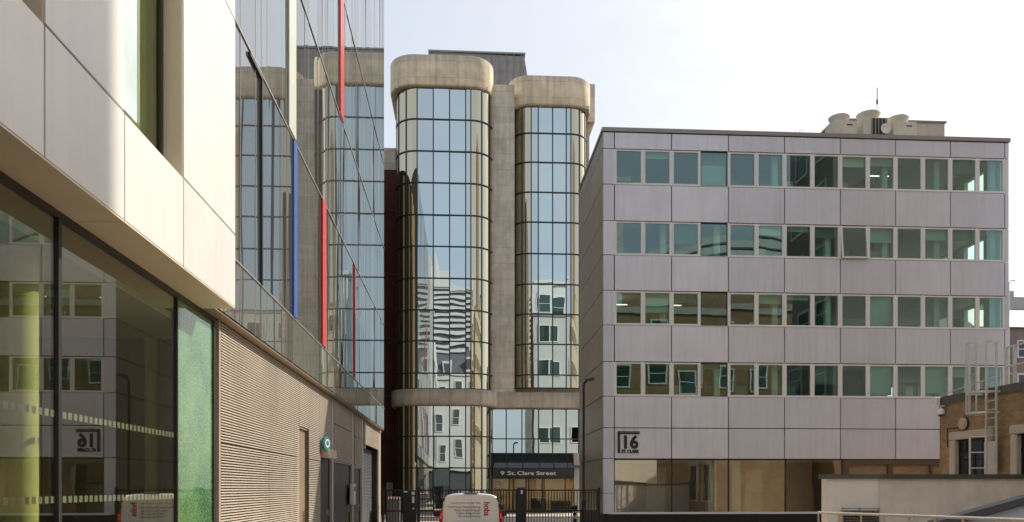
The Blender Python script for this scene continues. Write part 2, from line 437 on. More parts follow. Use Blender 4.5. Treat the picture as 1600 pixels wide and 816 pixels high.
# lower band of cladding and panels above it
band = MB()
for y0, y1 in ((-6, -1), (-1, 3.6), (3.6, ya), (ya, yb), (yb, yc), (yc, YE)):
    band.box(-4.62, AP, y0 + J, y1 - J, ZS + .004, z1 - J)
bevel(band.build('lower_cladding_band', 'white_panel', L), .006)
up = MB()
for (y0, y1) in ((ya, yb), (yc, YE)):
    zz = [z1, z2 + .02, 14.6, 18.9, 23.2, 27.6, TOP]
    for a, b in zip(zz[:-1], zz[1:]): up.box(-4.62, AP, y0 + J, y1 - J, a + J, b - J)
for (y0, y1) in ((-6, 5.3),):
    up.box(-4.62, AP, y0 + J, y1 - J, z1 + J, TOP)
bevel(up.build('upper_cladding', 'white_panel', L), .006)
back = MB(); back.box(-14, -4.64, -6, YE - .03, ZS + .3, TOP)
back.build('core_wall', 'joint', L)
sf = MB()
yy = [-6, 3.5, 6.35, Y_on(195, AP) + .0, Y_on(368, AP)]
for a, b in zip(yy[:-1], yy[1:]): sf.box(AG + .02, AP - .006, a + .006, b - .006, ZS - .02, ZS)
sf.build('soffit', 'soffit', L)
# recessed windows in the cladding
for (y0, y1) in ((yb, yc), (5.3, ya)):
    w = MB()
    w.box(-4.40, -4.33, y1 - .10, y1 - .02, z1, TOP)
    w.box(-4.40, -4.33, y0, y0 + .06, z1, TOP)
    w.box(-4.40, -4.33, y0 + .06, y1 - .1, z1 + .0, z1 + .07)
    wo = w.build('window', 'dark_frame', L)
    MB().box(-4.385, -4.365, y0 + .06, y1 - .1, z1 + .07, TOP).build('pane', 'side_glass', wo)
    MB().box(-4.60, -4.05 - .02, y1 - .012, y1 - .002, z1, TOP).build('reveal', 'soffit', wo)
    if y0 == yb:
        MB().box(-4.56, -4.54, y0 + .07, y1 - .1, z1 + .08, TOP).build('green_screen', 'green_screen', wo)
        MB().box(-4.36, -4.345, y0 + .07, Y_on(212, -4.36), z1 + .36, TOP).build('blind', 'pale_blue', wo)  # pale slab painting a reflection on this pane, not a blind
# shopfront glazing on the ground floor
ys = [-6, 2.2, Y_on(90, AG), Y_on(275, AG), Y_on(333, AG)]
for i in range(4):
    o = MB().box(AG - .012, AG, ys[i] + .02, ys[i + 1] - .02, .1, ZS - .1).build('shop_pane', 'shop_glass' if i < 3 else 'green_film', L)
    if i == 3: o['label'] = 'end pane covered with speckled green film'
fr = MB()
for i, y in enumerate(ys):
    w = (.03, .03, .035, .02, .05)[i]
    fr.box(AG - .06, AG + .03, y - w, y + w, .1, ZS - .1)
fr.box(AG - .06, AG + .035, -6, ys[4] + .05, ZS - .1, ZS - .021)
fr.box(AG - .06, AG + .035, -6, ys[4] + .05, 0, .1)
fr.build('shopfront_frame', 'dark_frame', L)
for z in (2.85, 1.86):
    MB().quad((AG - .016, 2.5, z - .04), (AG - .016, ys[3] - .05, z - .04), (AG - .016, ys[3] - .05, z + .04), (AG - .016, 2.5, z + .04)).build('printed_strip', 'dot_strip', L)
# interior of the ground floor
MB().box(-14, AG - .07, -6, 15.2, -.05, .09).build('interior_floor', 'interior_wall', L)
MB().box(-14, AG - .07, -6, 15.2, 4.75, 4.85).build('interior_ceiling', 'room_white', L)
MB().box(-14.2, -14, -6, 15.2, .1, 4.75).build('interior_wall', 'interior_wall', L)
MB().box(-14, AG - .09, 15.25, 15.35, .1, 4.75).build('partition_wall', 'interior_wall', L)
for (px, X, r) in ((30, -5.2, .2), (237, -5.75, .12)):
    Y = Y_on(px, X)
    MB().lathe([(r, .09), (r, 4.75)], (X, Y, 0), 32).build('column', 'column_green', L)
dk = MB().box(-7.6, -6.6, 15.2 - 3.2, 15.2 - 1.6, .09, 1.05).build('counter', 'white_paint', L)
# louvre wall
YL = [Y_on(p, AG) for p in (341, 417, 465, 480, 498, 516, 520, 548, 552, 563, 567, 590, 597)]
def louvre(y0, y1, za, zb, pitch=.054, dep=.05):
    n = max(1, int((zb - za) / pitch)); vs = []; fs = []
    for k in range(n):
        z = za + (zb - za) * k / n; zt = za + (zb - za) * (k + 1) / n
        b = len(vs); x0 = AG; x1 = AG + dep
        pr = [(x0, z), (x1, z + pitch * .06), (x1, z + pitch * .50), (x0, z + pitch * .58)]
        for yv in (y0, y1): vs += [(x, yv, q) for x, q in pr]
        for i in range(3): fs.append((b + i, b + 4 + i, b + 5 + i, b + i + 1))
    m = MB(); m.add(vs, fs, 0); m.box(AG - .06, AG - .001, y0, y1, za, zb, 1); return m
lz = ZS - .03
doors = {}
dz1, dz2, dz3, dz4, dz5 = 3.7, 3.0, 2.92, 2.84, 4.0
G = .01
for (y0, y1, za, zb) in ((YL[0], YL[1], .1, 2.86), (YL[0], YL[1], 2.88, lz), (YL[1], YL[2], .1, 2.86), (YL[1], YL[2], 2.88, lz),
                         (YL[2], YL[3], dz1 + .06, lz), (YL[3], YL[4], .1, 2.86), (YL[3], YL[4], 2.88, lz), (YL[4], YL[5], dz2 + .3, lz),
                         (YL[6], YL[7], dz3 + .06, 4.3), (YL[6], YL[7], 4.33, lz), (YL[8], YL[9], dz4 + .06, 4.2), (YL[8], YL[9], 4.22, lz), (YL[10], YL[11], dz5 + .06, lz)):
    louvre(y0 + G, y1 - G, za, zb).build('louvre_panel', ['louvre', 'louvre_gap'], L, fix=False)
ps = MB()
for y, w in ((YL[0] - .06, .05), (YL[4] - .0, .03), (YL[5] + .25, .16), (YL[7] + .33, .2), (YL[9] + .4, .25), (YL[11] + .6, .55)):
    ps.box(AG - .04, AG + .05, y - w, y + w, 0, lz)
    MB().box(AG - .6, AG - .041, y - w, y + w, 0, lz - .01).build('door_jamb', 'dark_frame', L)
ps.box(AG - .3, AG + .028, YL[0], YL[12], lz + .002, ZS - .021)
ps.build('wall_piers', 'louvre_plain', L)
MB().box(-6.2, -5.6, YL[0], YL[12], 0, ZS - .03).build('inner_wall', 'joint', L)
dr = MB()
dr.box(-5.6, AG - .05, YL[2] - .03, YL[2], 0, dz1 + .06)
for (a, b, zt, nm, mt, dx) in ((YL[2], YL[3], dz1, 'door', 'brown_door', .06), (YL[4], YL[5], dz2, 'door', 'grey_door', .06), (YL[6], YL[7], dz3, 'garage_door', 'grey_door', .06), (YL[8], YL[9], dz4, 'door', 'grey_door', .06)):
    o = MB().box(AG - dx - .05, AG - dx, a + .03, b - .03, .02, zt).build(nm, mt, L)
    h = MB().box(AG - dx, AG - dx + .05, b - .35, b - .31, 1.0, 1.3).build('handle', 'steel', o)
    dr.box(AG - .2, AG + .004, a + .005, b - .005, zt + .002, zt + .05)
dr.build('door_lintels', 'louvre_plain', L)
rs = MB(); n = 52
for k in range(n):
    z = .02 + (dz5 - .02) * k / n
    rs.prism([(AG - .35, z), (AG - .30, z + .015), (AG - .30, z + .055), (AG - .35, z + .072)], 'y', YL[10] + .1, YL[11] - .1)
rs.build('roller_shutter', 'bin_grey', L)
# edge soffit above the louvres
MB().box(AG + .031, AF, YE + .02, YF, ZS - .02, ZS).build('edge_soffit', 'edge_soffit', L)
# curtain wall: storeys of tilted mirror panes
levels = [ZS + .02, CAMZ + 1.0 * 4.41, CAMZ + 2.05 * 4.41, CAMZ + 3.02 * 4.41, CAMZ + 4.07 * 4.41, TOP]
divs = [YE + .03]
while divs[-1] < YF - 1.2: divs.append(divs[-1] + random.choice((.5, .8, .8, 1.15, 1.5)))
divs.append(YF)
rnd = random.Random(3)
for li in range(5):
    za, zb = levels[li], levels[li + 1]
    gm = MB(); fm = MB(); bars = []
    for k in range(len(divs) - 1):
        y0, y1 = divs[k] + .008, divs[k + 1] - .008
        t1 = rnd.gauss(0, .0016); t2 = rnd.gauss(0, .0012)
        dx = (y1 - y0) * t1; dz = (zb - za) * t2
        gm.quad((AF - dx, y0, za + .015), (AF, y1, za + .015), (AF - dz, y1, zb - .015), (AF - dx - dz, y0, zb - .015))
        if k: bars.append(divs[k])
    if li: fm.box(AF - .04, AF + .022, YE + .03, YF, za - .02, za + .014)
    o = gm.build('glazing_band', 'spandrel_glass' if li == 0 else 'facade_glass', L, fix=False)
    if li: fm.build('transom', 'cap_metal', o)
    for y in bars: MB().box(AF - .03, AF + .004, y - .008, y + .008, za, zb).build('mullion', 'cap_metal', o)
MB().box(-14, AF - .06, YE + .03, YF, ZS, TOP - .05).build('floor_core', 'joint', L)
def fin(px, za, zb, mat, w=.12, label=None):
    y = Y_on(px, AF + .07)
    o = MB().box(AF + .004, AF + .05, y - w, y + w, za + .03, zb - .03).build('facade_fin', mat, L)
    o['label'] = label
    return o
fin(463.5, levels[1], levels[2], 'blue_gloss', .20, 'blue vertical fin')
fin(508.5, levels[1], levels[2], 'red_gloss', .33, 'red vertical fin')
fin(536, levels[3], levels[4], 'red_gloss', .4, 'red vertical fin')
fin(459, levels[2], levels[3], 'pale_panel', .42, 'pale vertical panel')
fin(556, levels[1], levels[2], 'red_gloss', .07, 'thin red vertical fin')
# opened pane with dark gap
ow = MB(); y = Y_on(407, AF)
ow.box(AF + .003, AF + .05, y - .04, y + .04, levels[1], levels[2] - .1)
ow.box(AF + .003, AF + .05, Y_on(388, AF), y - .04, levels[2] - .16, levels[2] - .08)
ow.build('vent_frame', 'black_metal', L)

# signs and fittings on the louvre wall
t = thing('round_sign', (AG, 27, 3.5), 'round teal hanging sign above the dark doorway in the ribbed wall', 'sign')
y = Y_on(509, AG + .2); z = Z_at(693, AG, y)
s = MB().lathe([(0, -.05), (.22, -.05), (.22, .05), (0, .05)], (0, 0, 0), 28, 0, 'y', False)
rot = Matrix.Rotation(R(70), 3, 'Z'); s.v = [tuple(rot @ Vector(v) + Vector((AG + .2, y, z))) for v in s.v]
s.build('disc', 'teal', t)
s = MB().lathe([(.09, -.066), (.14, -.066), (.14, -.062), (.09, -.062)], (0, 0, 0), 24, 0, 'y', False)
s.v = [tuple(rot @ Vector(v) + Vector((AG + .2, y, z))) for v in s.v]
s.build('emblem', 'white_ink', t)
MB().tube([(AG, y + .05, z + .1), (AG + .22, y + .05, z + .1)], .015).build('bracket', 'black_metal', t)
t = thing('wall_light', (AG, Y_on(505, AG), 3.05), 'beige box light under the round teal sign', 'wall light')
MB().box(AG + .03, AG + .28, Y_on(500, AG), Y_on(513, AG), 3.02, 3.28).build('housing', 'beige', t)
MB().box(AG + .05, AG + .26, Y_on(501, AG), Y_on(512, AG), 2.99, 3.02).build('lens', 'white_paint', t)
t = thing('wall_box', (AG, Y_on(553, AG), 1.3), 'small grey control box on the pier between the dark doors', 'control box')
y = Y_on(551, AG + .1)
bevel(MB().box(AG + .05, AG + .2, y - .5, y + .3, 1.3, 2.15).build('casing', 'galv', t), .02)
MB().box(AG + .2, AG + .206, y - .3, y + .1, 1.85, 2.05).build('keypad', 'black_ink', t)

# ------------------------------------------------------------------ tower building
T = thing('tower_building', (2, 62, 0), 'stone office block with two rounded mirror glass towers at the end of the lane', 'building')
YT1, YT2 = 60.0, 62.5
def tower_path(xl, xr, Yf, Rr, depth, off=0., npane=3, sub=5):
    """plan points; returns (list of segments of points per pane) left to right"""
    segs = []
    cl = (xl, Yf + Rr); cr = (xr, Yf + Rr); r = Rr + off
    segs.append([(xl - r, Yf + Rr + depth), (xl - r, Yf + Rr)])
    for i in range(npane):
        segs.append([(cl[0] - r * math.cos(a), cl[1] - r * math.sin(a)) for a in [math.pi / 2 * (i + k / sub) / npane for k in range(sub + 1)]])
    return segs, cl, cr, r
def build_tower(tx0, tx1, Yf, Rr, flats, rows, zrows_low):
    """flats: x of mullions across the flat front"""
    sub = 6; npane = 3
    def plan(off):
        r = Rr + off; segs = []
        segs.append([(tx0 - r, Yf + Rr + 2.2), (tx0 - r, Yf + Rr)])
        for i in range(npane):
            segs.append([(tx0 - r * math.cos(a), Yf + Rr - r * math.sin(a)) for a in [math.pi / 2 * (i + k / sub) / npane for k in range(sub + 1)]])
        for a, b in zip(flats[:-1], flats[1:]): segs.append([(a, Yf - off), (b, Yf - off)])
        for i in range(npane):
            segs.append([(tx1 + r * math.sin(a), Yf + Rr - r * math.cos(a)) for a in [math.pi / 2 * (i + k / sub) / npane for k in range(sub + 1)]])
        segs.append([(tx1 + r, Yf + Rr), (tx1 + r, Yf + Rr + 2.2)])
        return segs
    segs = plan(0.)
    for za, zb in rows:
        gm = MB()
        for sg in segs:
            if len(sg) == 2:
                (xa, ya_), (xb, yb_) = sg
                t1 = rnd.gauss(0, .003); t2 = rnd.gauss(0, .003)
                nrm = Vector((yb_ - ya_, -(xb - xa), 0)).normalized()
                ln = math.hypot(xb - xa, yb_ - ya_)
                o1 = nrm * (ln * t1); o2 = nrm * ((zb - za) * t2)
                P = [Vector((xa, ya_, za)), Vector((xb, yb_, za)) + o1, Vector((xb, yb_, zb)) + o1 + o2, Vector((xa, ya_, zb)) + o2]
                gm.add(P, [(0, 1, 2, 3)], 0)
            else:
                n = len(sg); vs = [(x, y, za) for x, y in sg] + [(x, y, zb) for x, y in sg]
                gm.add(vs, [(i, i + 1, n + i + 1, n + i) for i in range(n - 1)], 1, True)
        o = gm.build('glazing_row', ['tower_glass', 'tower_curve'], T, fix=False)
        fm = MB()
        for sg in segs[1:]:
            (x, y) = sg[0]
            nx = sg[1][0] - x; ny = sg[1][1] - y; l = math.hypot(nx, ny); nx, ny = nx / l, ny / l
            ox, oy = ny, -nx
            w = .042
            poly = [(x - nx * w - ox * .05, y - ny * w - oy * .05), (x + nx * w - ox * .05, y + ny * w - oy * .05), (x + nx * w + ox * .05, y + ny * w + oy * .05), (x - nx * w + ox * .05, y - ny * w + oy * .05)]
            fm.prism(poly, 'z', za + .02, zb - .02)
        for zz in (za,):
            outer = plan(.065); inner = plan(-.06)
            po = [p for sg in outer for p in sg[:-1]] + [outer[-1][-1]]
            pi = [p for sg in inner for p in sg[:-1]] + [inner[-1][-1]]
            n = len(po)
            for i in range(n - 1):
                vs = [(*po[i], zz - .045), (*po[i + 1], zz - .045), (*po[i + 1], zz + .045), (*po[i], zz + .045), (*pi[i], zz - .045), (*pi[i + 1], zz - .045), (*pi[i + 1], zz + .045), (*pi[i], zz + .045)]
                fm.add(vs, [(0, 1, 2, 3), (3, 2, 6, 7), (0, 4, 5, 1)])
        fm.build('mullions', 'dark_frame', o)

def zt(py, Y): return CAMZ + (HZ - py) / F * (Y * CS)
m1 = [X_at(p, YT1) for p in (651.8, 677, 702.5, 727.6, 735.6)]
z_par0, z_par1 = zt(138.5, YT1) , zt(90, YT1)
r1y = [608, 583.6, 533.6, 485.2, 435.6, 386, 337, 287, 237.7, 188, 139.5]
rows1 = [(zt(a, YT1), zt(b, YT1)) for a, b in zip(r1y[:-1], r1y[1:])]
r1l = [803, 780, 731.5, 682, 633]
rows1 += [(zt(a, YT1), zt(b, YT1)) for a, b in zip(r1l[:-1], r1l[1:])]
build_tower(m1[0], m1[-1], YT1, 1.65, m1, rows1, None)
m2 = [X_at(p, YT2) for p in (830, 841, 863.5, 884.7, 892)]
r2y = [611.6, 591, 542.8, 495.4, 448.4, 400.5, 351, 304, 257, 211.3, 164]
rows2 = [(zt(a, YT2) + .3, zt(b, YT2) + .3) for a, b in zip(r2y[:-1], r2y[1:])]
build_tower(m2[0], m2[-1], YT2, 1.4, m2, rows2, None)
# parapets: stadium rings with a rounded lower lip
def ring(x0, x1, Yf, r, depth, za, zb, thick=.5, lip=.0, name='parapet', mat='stone_top', zin=None):
    def plan(r_):
        p = [(x0 - r_, Yf + r + depth)]
        p += [(x0 - r_ * math.cos(a), Yf + r - r_ * math.sin(a)) for a in [math.pi / 2 * k / 14 for k in range(15)]]
        p += [(x1 + r_ * math.sin(a), Yf + r - r_ * math.cos(a)) for a in [math.pi / 2 * k / 14 for k in range(15)]]
        p += [(x1 + r_, Yf + r + depth)]
        return p
    prof = [(-thick, za), (-.14, za), (-.03, za + .05), (0, za + .16), (0, zb - .10), (-.03, zb - .02), (-.12, zb), (-thick, zb)]
    rings = [[(x, y, z) for x, y in plan(r + d)] for d, z in prof]
    n = len(rings[0]); vs = [p for g_ in rings for p in g_]; fs = []
    for j in range(len(rings) - 1):
        for i in range(n - 1): fs.append((j * n + i, j * n + i + 1, (j + 1) * n + i + 1, (j + 1) * n + i))
    m = MB(); m.add(vs, fs, 0, True)
    last = [j * n + n - 1 for j in range(len(rings))]; m.add([], [], 0)
    return m.build(name, mat, T)
for (a, b, Yf, rr) in ((m1[0] - .15, m1[-1] - .22, YT1 - .32, 1.97), (m2[0], m2[-1], YT2 - .32, 1.72)):
    o = ring(a, b, Yf, rr, 4.0, z_par0, z_par1, .6)
    MB().box(a - 1.5, b + 1.5, Yf + .55, Yf + 6, z_par0 + .02, z_par0 + .3).build('parapet_soffit', 'stone', T)
# concrete spine and rear block
XS0, XS1 = X_at(764, 61.3), X_at(804, 61.3)
MB().box(XS0, XS1, 61.3, 66, zt(637, 61.3), 32.9).build('stone_spine', 'stone', T)
MB().box(XS0 - .2, XS0 + .12, 60.9, 61.6, 0, zt(637, 61.3)).build('stone_pier', 'stone_trim', T)
MB().box(-5.0, 9.6, 66, 76, 0, 32.6).build('rear_block', 'stone', T)
rw = MB(); rw.box(9.2, X_at(929.5, 66.5), 66.5, 70, Z_at(190, 10, 66.5), Z_at(131, 10, 66.5)); rw.box(9.6, X_at(922, 66.5), 66.9, 70, 0, Z_at(190, 10, 66.5))
rw.build('side_wing', 'stone', T)
# lead plant room with standing seams
Yp = 67.5
xa, xb = X_at(671, Yp), X_at(819, Yp); zp0 = 32.6; zp1 = Z_at(83, 1, Yp)
pr = MB(); sl = .9
pr.add([(xa - sl * .2, Yp - .5, zp0), (xb + sl, Yp - .5, zp0), (xb + sl, Yp + 6, zp0), (xa - sl * .2, Yp + 6, zp0), (xa, Yp, zp1), (xb, Yp, zp1 - .15), (xb, Yp + 6, zp1 - .15), (xa, Yp + 6, zp1)],
       [(0, 1, 5, 4), (1, 2, 6, 5), (2, 3, 7, 6), (3, 0, 4, 7), (4, 5, 6, 7)])
po = pr.build('plant_room', 'lead', T)
sm_ = MB()
k = xa + .3
while k < xb:
    sm_.box(k - .02, k + .02, Yp - .55, Yp + .1, zp0, zp0 + .2)
    sm_.add([(k - .025, Yp - .56, zp0), (k + .025, Yp - .56, zp0), (k + .025, Yp - .06, zp1), (k - .025, Yp - .06, zp1), (k - .025, Yp - .46, zp0), (k + .025, Yp - .46, zp0), (k + .025, Yp + .04, zp1), (k - .025, Yp + .04, zp1)],
            [(0, 1, 2, 3), (0, 3, 7, 4), (1, 5, 6, 2)])
    k += .62
sm_.build('seams', 'lead', po)
MB().box(xa - .1, xb + .1, Yp - .1, Yp + 6.1, zp1 - .02, zp1 + .12).build('roof_edge', 'cap_metal', po)
# band above the ground floor
zb0, zb1 = zt(633.5, 59.6), zt(608, 59.6)
ring(m1[0], m1[-1], 59.55, 2.05, 2.0, zb0, zb1, .9, name='band_course', mat='stone_band')
bb = MB(); bb.prism([(61.3, zb0 + .02), (61.25, zb0 + .1), (61.25, zb1 - .08), (61.3, zb1 - .01), (63, zb1 - .01), (63, zb0 + .02)], 'x', m1[-1] + 1.9, 9.35)
bb.build('band_course', 'stone_band', T)
# lower flat glazing right of the spine
YLF = 62.0
lx = [X_at(p, YLF) for p in (769, 791, 815.5, 841.5, 863.5, 884.5, 904)]
lzv = [zt(708.5, YLF), zt(685.6, YLF), zt(637, YLF)]
for a, b in zip(lzv[:-1], lzv[1:]):
    gm = MB(); fm = MB()
    for x0, x1 in zip(lx[:-1], lx[1:]):
        t1 = rnd.gauss(0, .003); t2 = rnd.gauss(0, .003)
        gm.quad((x0, YLF, a), (x1, YLF - t1 * 1.1, a), (x1, YLF - t1 * 1.1 - t2, b), (x0, YLF - t2, b))
    for x in lx: fm.box(x - .04, x + .04, YLF - .07, YLF + .02, a + .04, b - .04)
    fm.box(lx[0], lx[-1], YLF - .075, YLF + .02, a - .04, a + .04)
    o = gm.build('glazing_row', 'tower_glass', T, fix=False); fm.build('mullions', 'dark_frame', o)
MB().box(lx[0], lx[-1] + .4, YLF + .05, YLF + .3, 2.9, zb0 + .02).build('backing_wall', 'stone', T)
YC = 60.9
cg = MB(); cm = MB(); zc0 = zt(731, YC)
for x0, x1 in zip(lx[:-1], lx[1:]):
    cg.quad((x0, YC, zc0), (x1, YC, zc0), (x1, YLF, lzv[0]), (x0, YLF, lzv[0]))
    cm.tube([(x0, YC - .02, zc0), (x0, YLF - .02, lzv[0])], .035, 6)
cg.build('sloped_canopy', 'dark_glass', T, fix=False); cm.build('canopy_ribs', 'dark_frame', T)
zf0, zf1 = zt(745.5, YC), zt(732, YC)
MB().box(lx[0], X_at(897, YC), YC - .12, YC + .25, zf0, zf1).build('fascia', 'dark_frame', T)
MB().box(X_at(897, YC) + .01, lx[-1] + .35, YC + .2, YLF + .05, 0, lzv[0]).build('door_pier', 'stone_trim', T)
sg = thing('entrance_sign', (5, YC - .13, zf0), 'pale lettering 9 St. Clare Street on the dark fascia over the entrance', 'sign')
tx = X_at(782, YC)
for wd_, p0, p1 in (('9', 782, 788), ('St.', 793, 805.5), ('Clare', 808, 834), ('Street', 838, 868.5)):
    xw = X_at(p0, YC)
    o = text_obj('word', wd_, .47, 'white_ink', (0, 0, 0), (1, 0, 0), (0, 0, 1), sg, bold=.004, extrude=.01)
    x0_ = min(v.co.x for v in o.data.vertices); x1_ = max(v.co.x for v in o.data.vertices); k_ = (X_at(p1, YC) - xw) / (x1_ - x0_)
    for v in o.data.vertices: v.co = Vector((xw + (v.co.x - x0_) * k_, YC - .132 + v.co.y, zf0 + .16 + v.co.z * .88))
# lobby
MB().box(lx[0], 9.4, 66.0 - .4, 66.0 - .3, 0, 2.9).build('lobby_wall', 'lobby_wall', T)
MB().box(lx[0] - .1, lx[0], YLF, 65.6, 0, 2.9).build('lobby_wall', 'lobby_wall', T)
MB().box(9.3, 9.4, YLF + .3, 65.6, 0, 2.9).build('lobby_wall', 'lobby_wall', T)
MB().box(lx[0], 9.3, YLF + .31, 65.6, 2.8, 2.89).build('lobby_ceiling', 'room_white', T)
for x in (3.5, 6.2, 8.3): MB().box(x - .5, x + .5, 63.4, 64.2, 2.74, 2.78).build('ceiling_light', 'lobby_lamp', T)  # glowing panels added to warm the lobby, no fitting is visible
MB().box(lx[0], 9.3, YLF - .3, 65.6, .05, .09).build('lobby_floor', 'paving', T)
YD = YC + .3
df = MB(); dpx = [768.5, 796, 802, 822, 826, 847, 850, 883, 897]
for p in dpx:
    x = X_at(p, YD); df.box(x - .05, x + .05, YD - .04, YD + .05, .07, zf0)
df.box(X_at(768, YD), X_at(897, YD), YD - .045, YD + .05, zf0 - .12, zf0 - .003)
df.box(X_at(768, YD), X_at(897, YD), YD - .045, YD + .05, .07, .2)
df.build('entrance_frame', 'dark_frame', T)
for (p0, p1, nm) in ((769, 796, 'entrance_pane'), (802, 822, 'entrance_door'), (826, 847, 'entrance_door'), (850, 883, 'entrance_pane')):
    o = MB().box(X_at(p0, YD) + .05, X_at(p1, YD) - .05, YD, YD + .015, .2, zf0 - .12).build(nm, 'lobby_glass', T)
    if nm == 'entrance_door': MB().tube([(X_at(p1, YD) - .15, YD - .06, .8), (X_at(p1, YD) - .15, YD - .06, 1.5)], .02).build('handle', 'steel', o)
t = thing('potted_plant', (X_at(781, 63.2), 63.2, .09), 'dark leafy potted plant behind the entrance glass', 'plant')
c = t.location
MB().lathe([(0, 0), (.2, 0), (.26, .5), (.22, .5), (.2, .45), (0, .45)], c, 20).build('pot', 'lobby_dark', t)
MB().tube([(c.x, c.y, .5), (c.x + .04, c.y, 1.3), (c.x, c.y, 2.0)], .03).build('stem', 'leaf', t)
lf = MB()
for i in range(110):
    a = rnd.uniform(0, 6.28); zz = rnd.uniform(1.0, 2.5); rr = rnd.uniform(.05, .55) * (1.1 - abs(zz - 2.0) * .6)
    p = Vector((c.x + rr * math.cos(a), c.y + rr * math.sin(a) * .8, zz)); d = Vector((math.cos(a), math.sin(a), rnd.uniform(-.6, .4))).normalized()
    u = d.cross(Vector((0, 0, 1))).normalized() * .06
    lf.add([p, p + d * .12 + u, p + d * .26, p + d * .12 - u], [(0, 1, 2, 3)])
lf.build('leaves', 'leaf', t, fix=False)
t = thing('reception_desk', (6.2, 64, .09), 'low dark desk inside the lit entrance lobby', 'desk')
bevel(MB().box(5.4, 6.6, 63.5, 64.1, .09, 1.15).build('desk_front', 'lobby_dark', t), .02)
MB().box(5.35, 6.65, 63.45, 64.15, 1.15, 1.2).build('desk_top', 'white_paint', t)
t = thing('lobby_sofa', (7.6, 63.6, .09), 'dark grey sofa behind the right entrance window', 'sofa')
bevel(MB().box(7.0, 8.6, 63.2, 64.0, .2, .5).build('seat', 'bin_grey', t), .05)
bevel(MB().box(7.0, 8.6, 63.85, 64.1, .5, .95).build('backrest', 'bin_grey', t), .05)

# ------------------------------------------------------------------ dark red brick building beside the tower
t = thing('brick_building', (-9, 64, 0), 'dark red brick building squeezed between the glass facade and the left round tower', 'building')
YB = 63.6; zt_ = Z_at(232, -5.5, YB)
rb = MB(); rb.box(-16, m1[0] - 1.66, YB, YB + 12, 0, Z_at(266, -5.5, YB)); rb.build('wall', 'red_brick', t)
MB().box(-16.05, m1[0] - 1.66, YB - .06, YB + 12.05, Z_at(266, -5.5, YB), zt_).build('parapet', 'stone', t)
MB().box(-16, -7.6, 46, YB - .01, 0, 27).build('side_wing', 'wing_brick', t)  # unseen wing added for the dark reflection in the tower's curved edge
pl = MB()
for y in (47.5, 50.5, 53.5, 56.5, 59.5): pl.box(-7.59, -7.3, y, y + .7, 0, 26.5)
pl.build('pilasters', 'stone_trim', t)  # unseen tan strips added to put gold streaks in the curved glass
fm = MB()
for py in (330, 430, 530, 620): fm.box(-16.02, m1[0] - 1.67, YB - .03, YB - .001, Z_at(py, -5.5, YB), Z_at(py, -5.5, YB) + .1)
fm.build('string_courses', 'lobby_dark', t)
wf = MB().box(-6.05, -5.55, YB - .08, YB - .001, 0.2, 2.4).build('side_door', 'beige', t)

# ------------------------------------------------------------------ right: grey panel office building
YR = 38.0
XR0, XR1 = X_at(942, YR), X_at(1577, YR)
XW0, XW1 = X_at(960, YR), X_at(1570, YR)
def zr(py): return Z_at(py, XR0, YR)
RB = thing('panel_building', (XR0 + 9, YR + 4, 0), 'four storey grey metal panel office block with ribbon windows on the right', 'building')
YRB = Y_on(905, XR0)
bands = [(zr(232), zr(287.5)), (zr(344.6), zr(398)), (zr(453.6), zr(507.5)), (zr(565), zr(619))]
ztop = zr(199); zj = zr(668.6); zpb = zr(717); zgl = zr(801)
bay = (XW1 - XW0) / 7
bx = [XW0 + bay * i for i in range(8)]
def joints_panels(mb, za, zb):
    xs = [XR0] + bx + [XR1]
    for a, b in zip(xs[:-1], xs[1:]):
        if b - a < .05: continue
        mb.box(a + .022, b - .022, YR, YR + .09, za + .02, zb - .02)
solid = [(bands[0][1], ztop - .2 - 0), ]
spans = [(bands[0][1 - 1 + 1] if False else bands[0][1], zr(206))]
sp = [(max(bands[0]), zr(206)), (max(bands[1]), min(bands[0])), (max(bands[2]), min(bands[1])), (max(bands[3]), min(bands[2])), (zj, min(bands[3])), (zpb, zj)]
for za, zb in sp:
    mb = MB(); joints_panels(mb, za, zb)
    # end pilasters at the window bands are separate below
    bevel(mb.build('panel_band', 'alu_panel', RB), .006)
pil = MB()
for b0 in bands:
    pil.box(XR0 + .022, XW0 - .022, YR, YR + .09, min(b0) + .011, max(b0) - .011)
    pil.box(XW1 + .022, XR1 - .022, YR, YR + .09, min(b0) + .011, max(b0) - .011)
pil.box(XR0 + .022, XW0 - .022, YR, YR + .09, zgl + (zpb - zgl) * .36, zpb - .011)
pil.box(XR0 + .022, XW0 - .022, YR, YR + .09, .74, zgl + (zpb - zgl) * .36 - .02)
bevel(pil.build('corner_panels', 'alu_panel', RB), .006)
bk = MB()
for za, zb in sp: bk.box(XR0 + .09, XR1 - .02, YR + .092, YR + .30, za + .02, zb - .02)
bk.build('wall_core', 'joint', RB)
# left flank
fl = MB()
lv = [ztop - .2] + [v for b0 in bands for v in (max(b0), min(b0))] + [zj, zpb, zgl + (zpb - zgl) * .36, .74]
fy = [YR + .012, YR + (YRB - YR) * .5, YRB]
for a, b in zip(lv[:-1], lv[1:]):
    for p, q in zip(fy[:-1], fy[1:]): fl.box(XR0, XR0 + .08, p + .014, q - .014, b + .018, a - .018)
M['flank_panel'] = simple('flank_panel', (.46, .41, .365), .32, .3, var=.06, vscale=.5, streak=.16, island=.10)  # same cladding as the front, with the flank's shade in its colour
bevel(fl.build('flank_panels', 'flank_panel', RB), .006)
MB().box(XR0 + .082, XR0 + .28, YR + .31, YRB, .3, ztop - .2).build('flank_core', 'joint', RB)
MB().box(XR0 - .04, XR1 + .04, YR - .05, YRB + .05, ztop - .19, ztop).build('roof_cap', 'cap_metal', RB)
MB().box(XR0 + .04, XR1 - .04, YR + .06, YRB, 0, .735).build('plinth', 'plinth', RB)
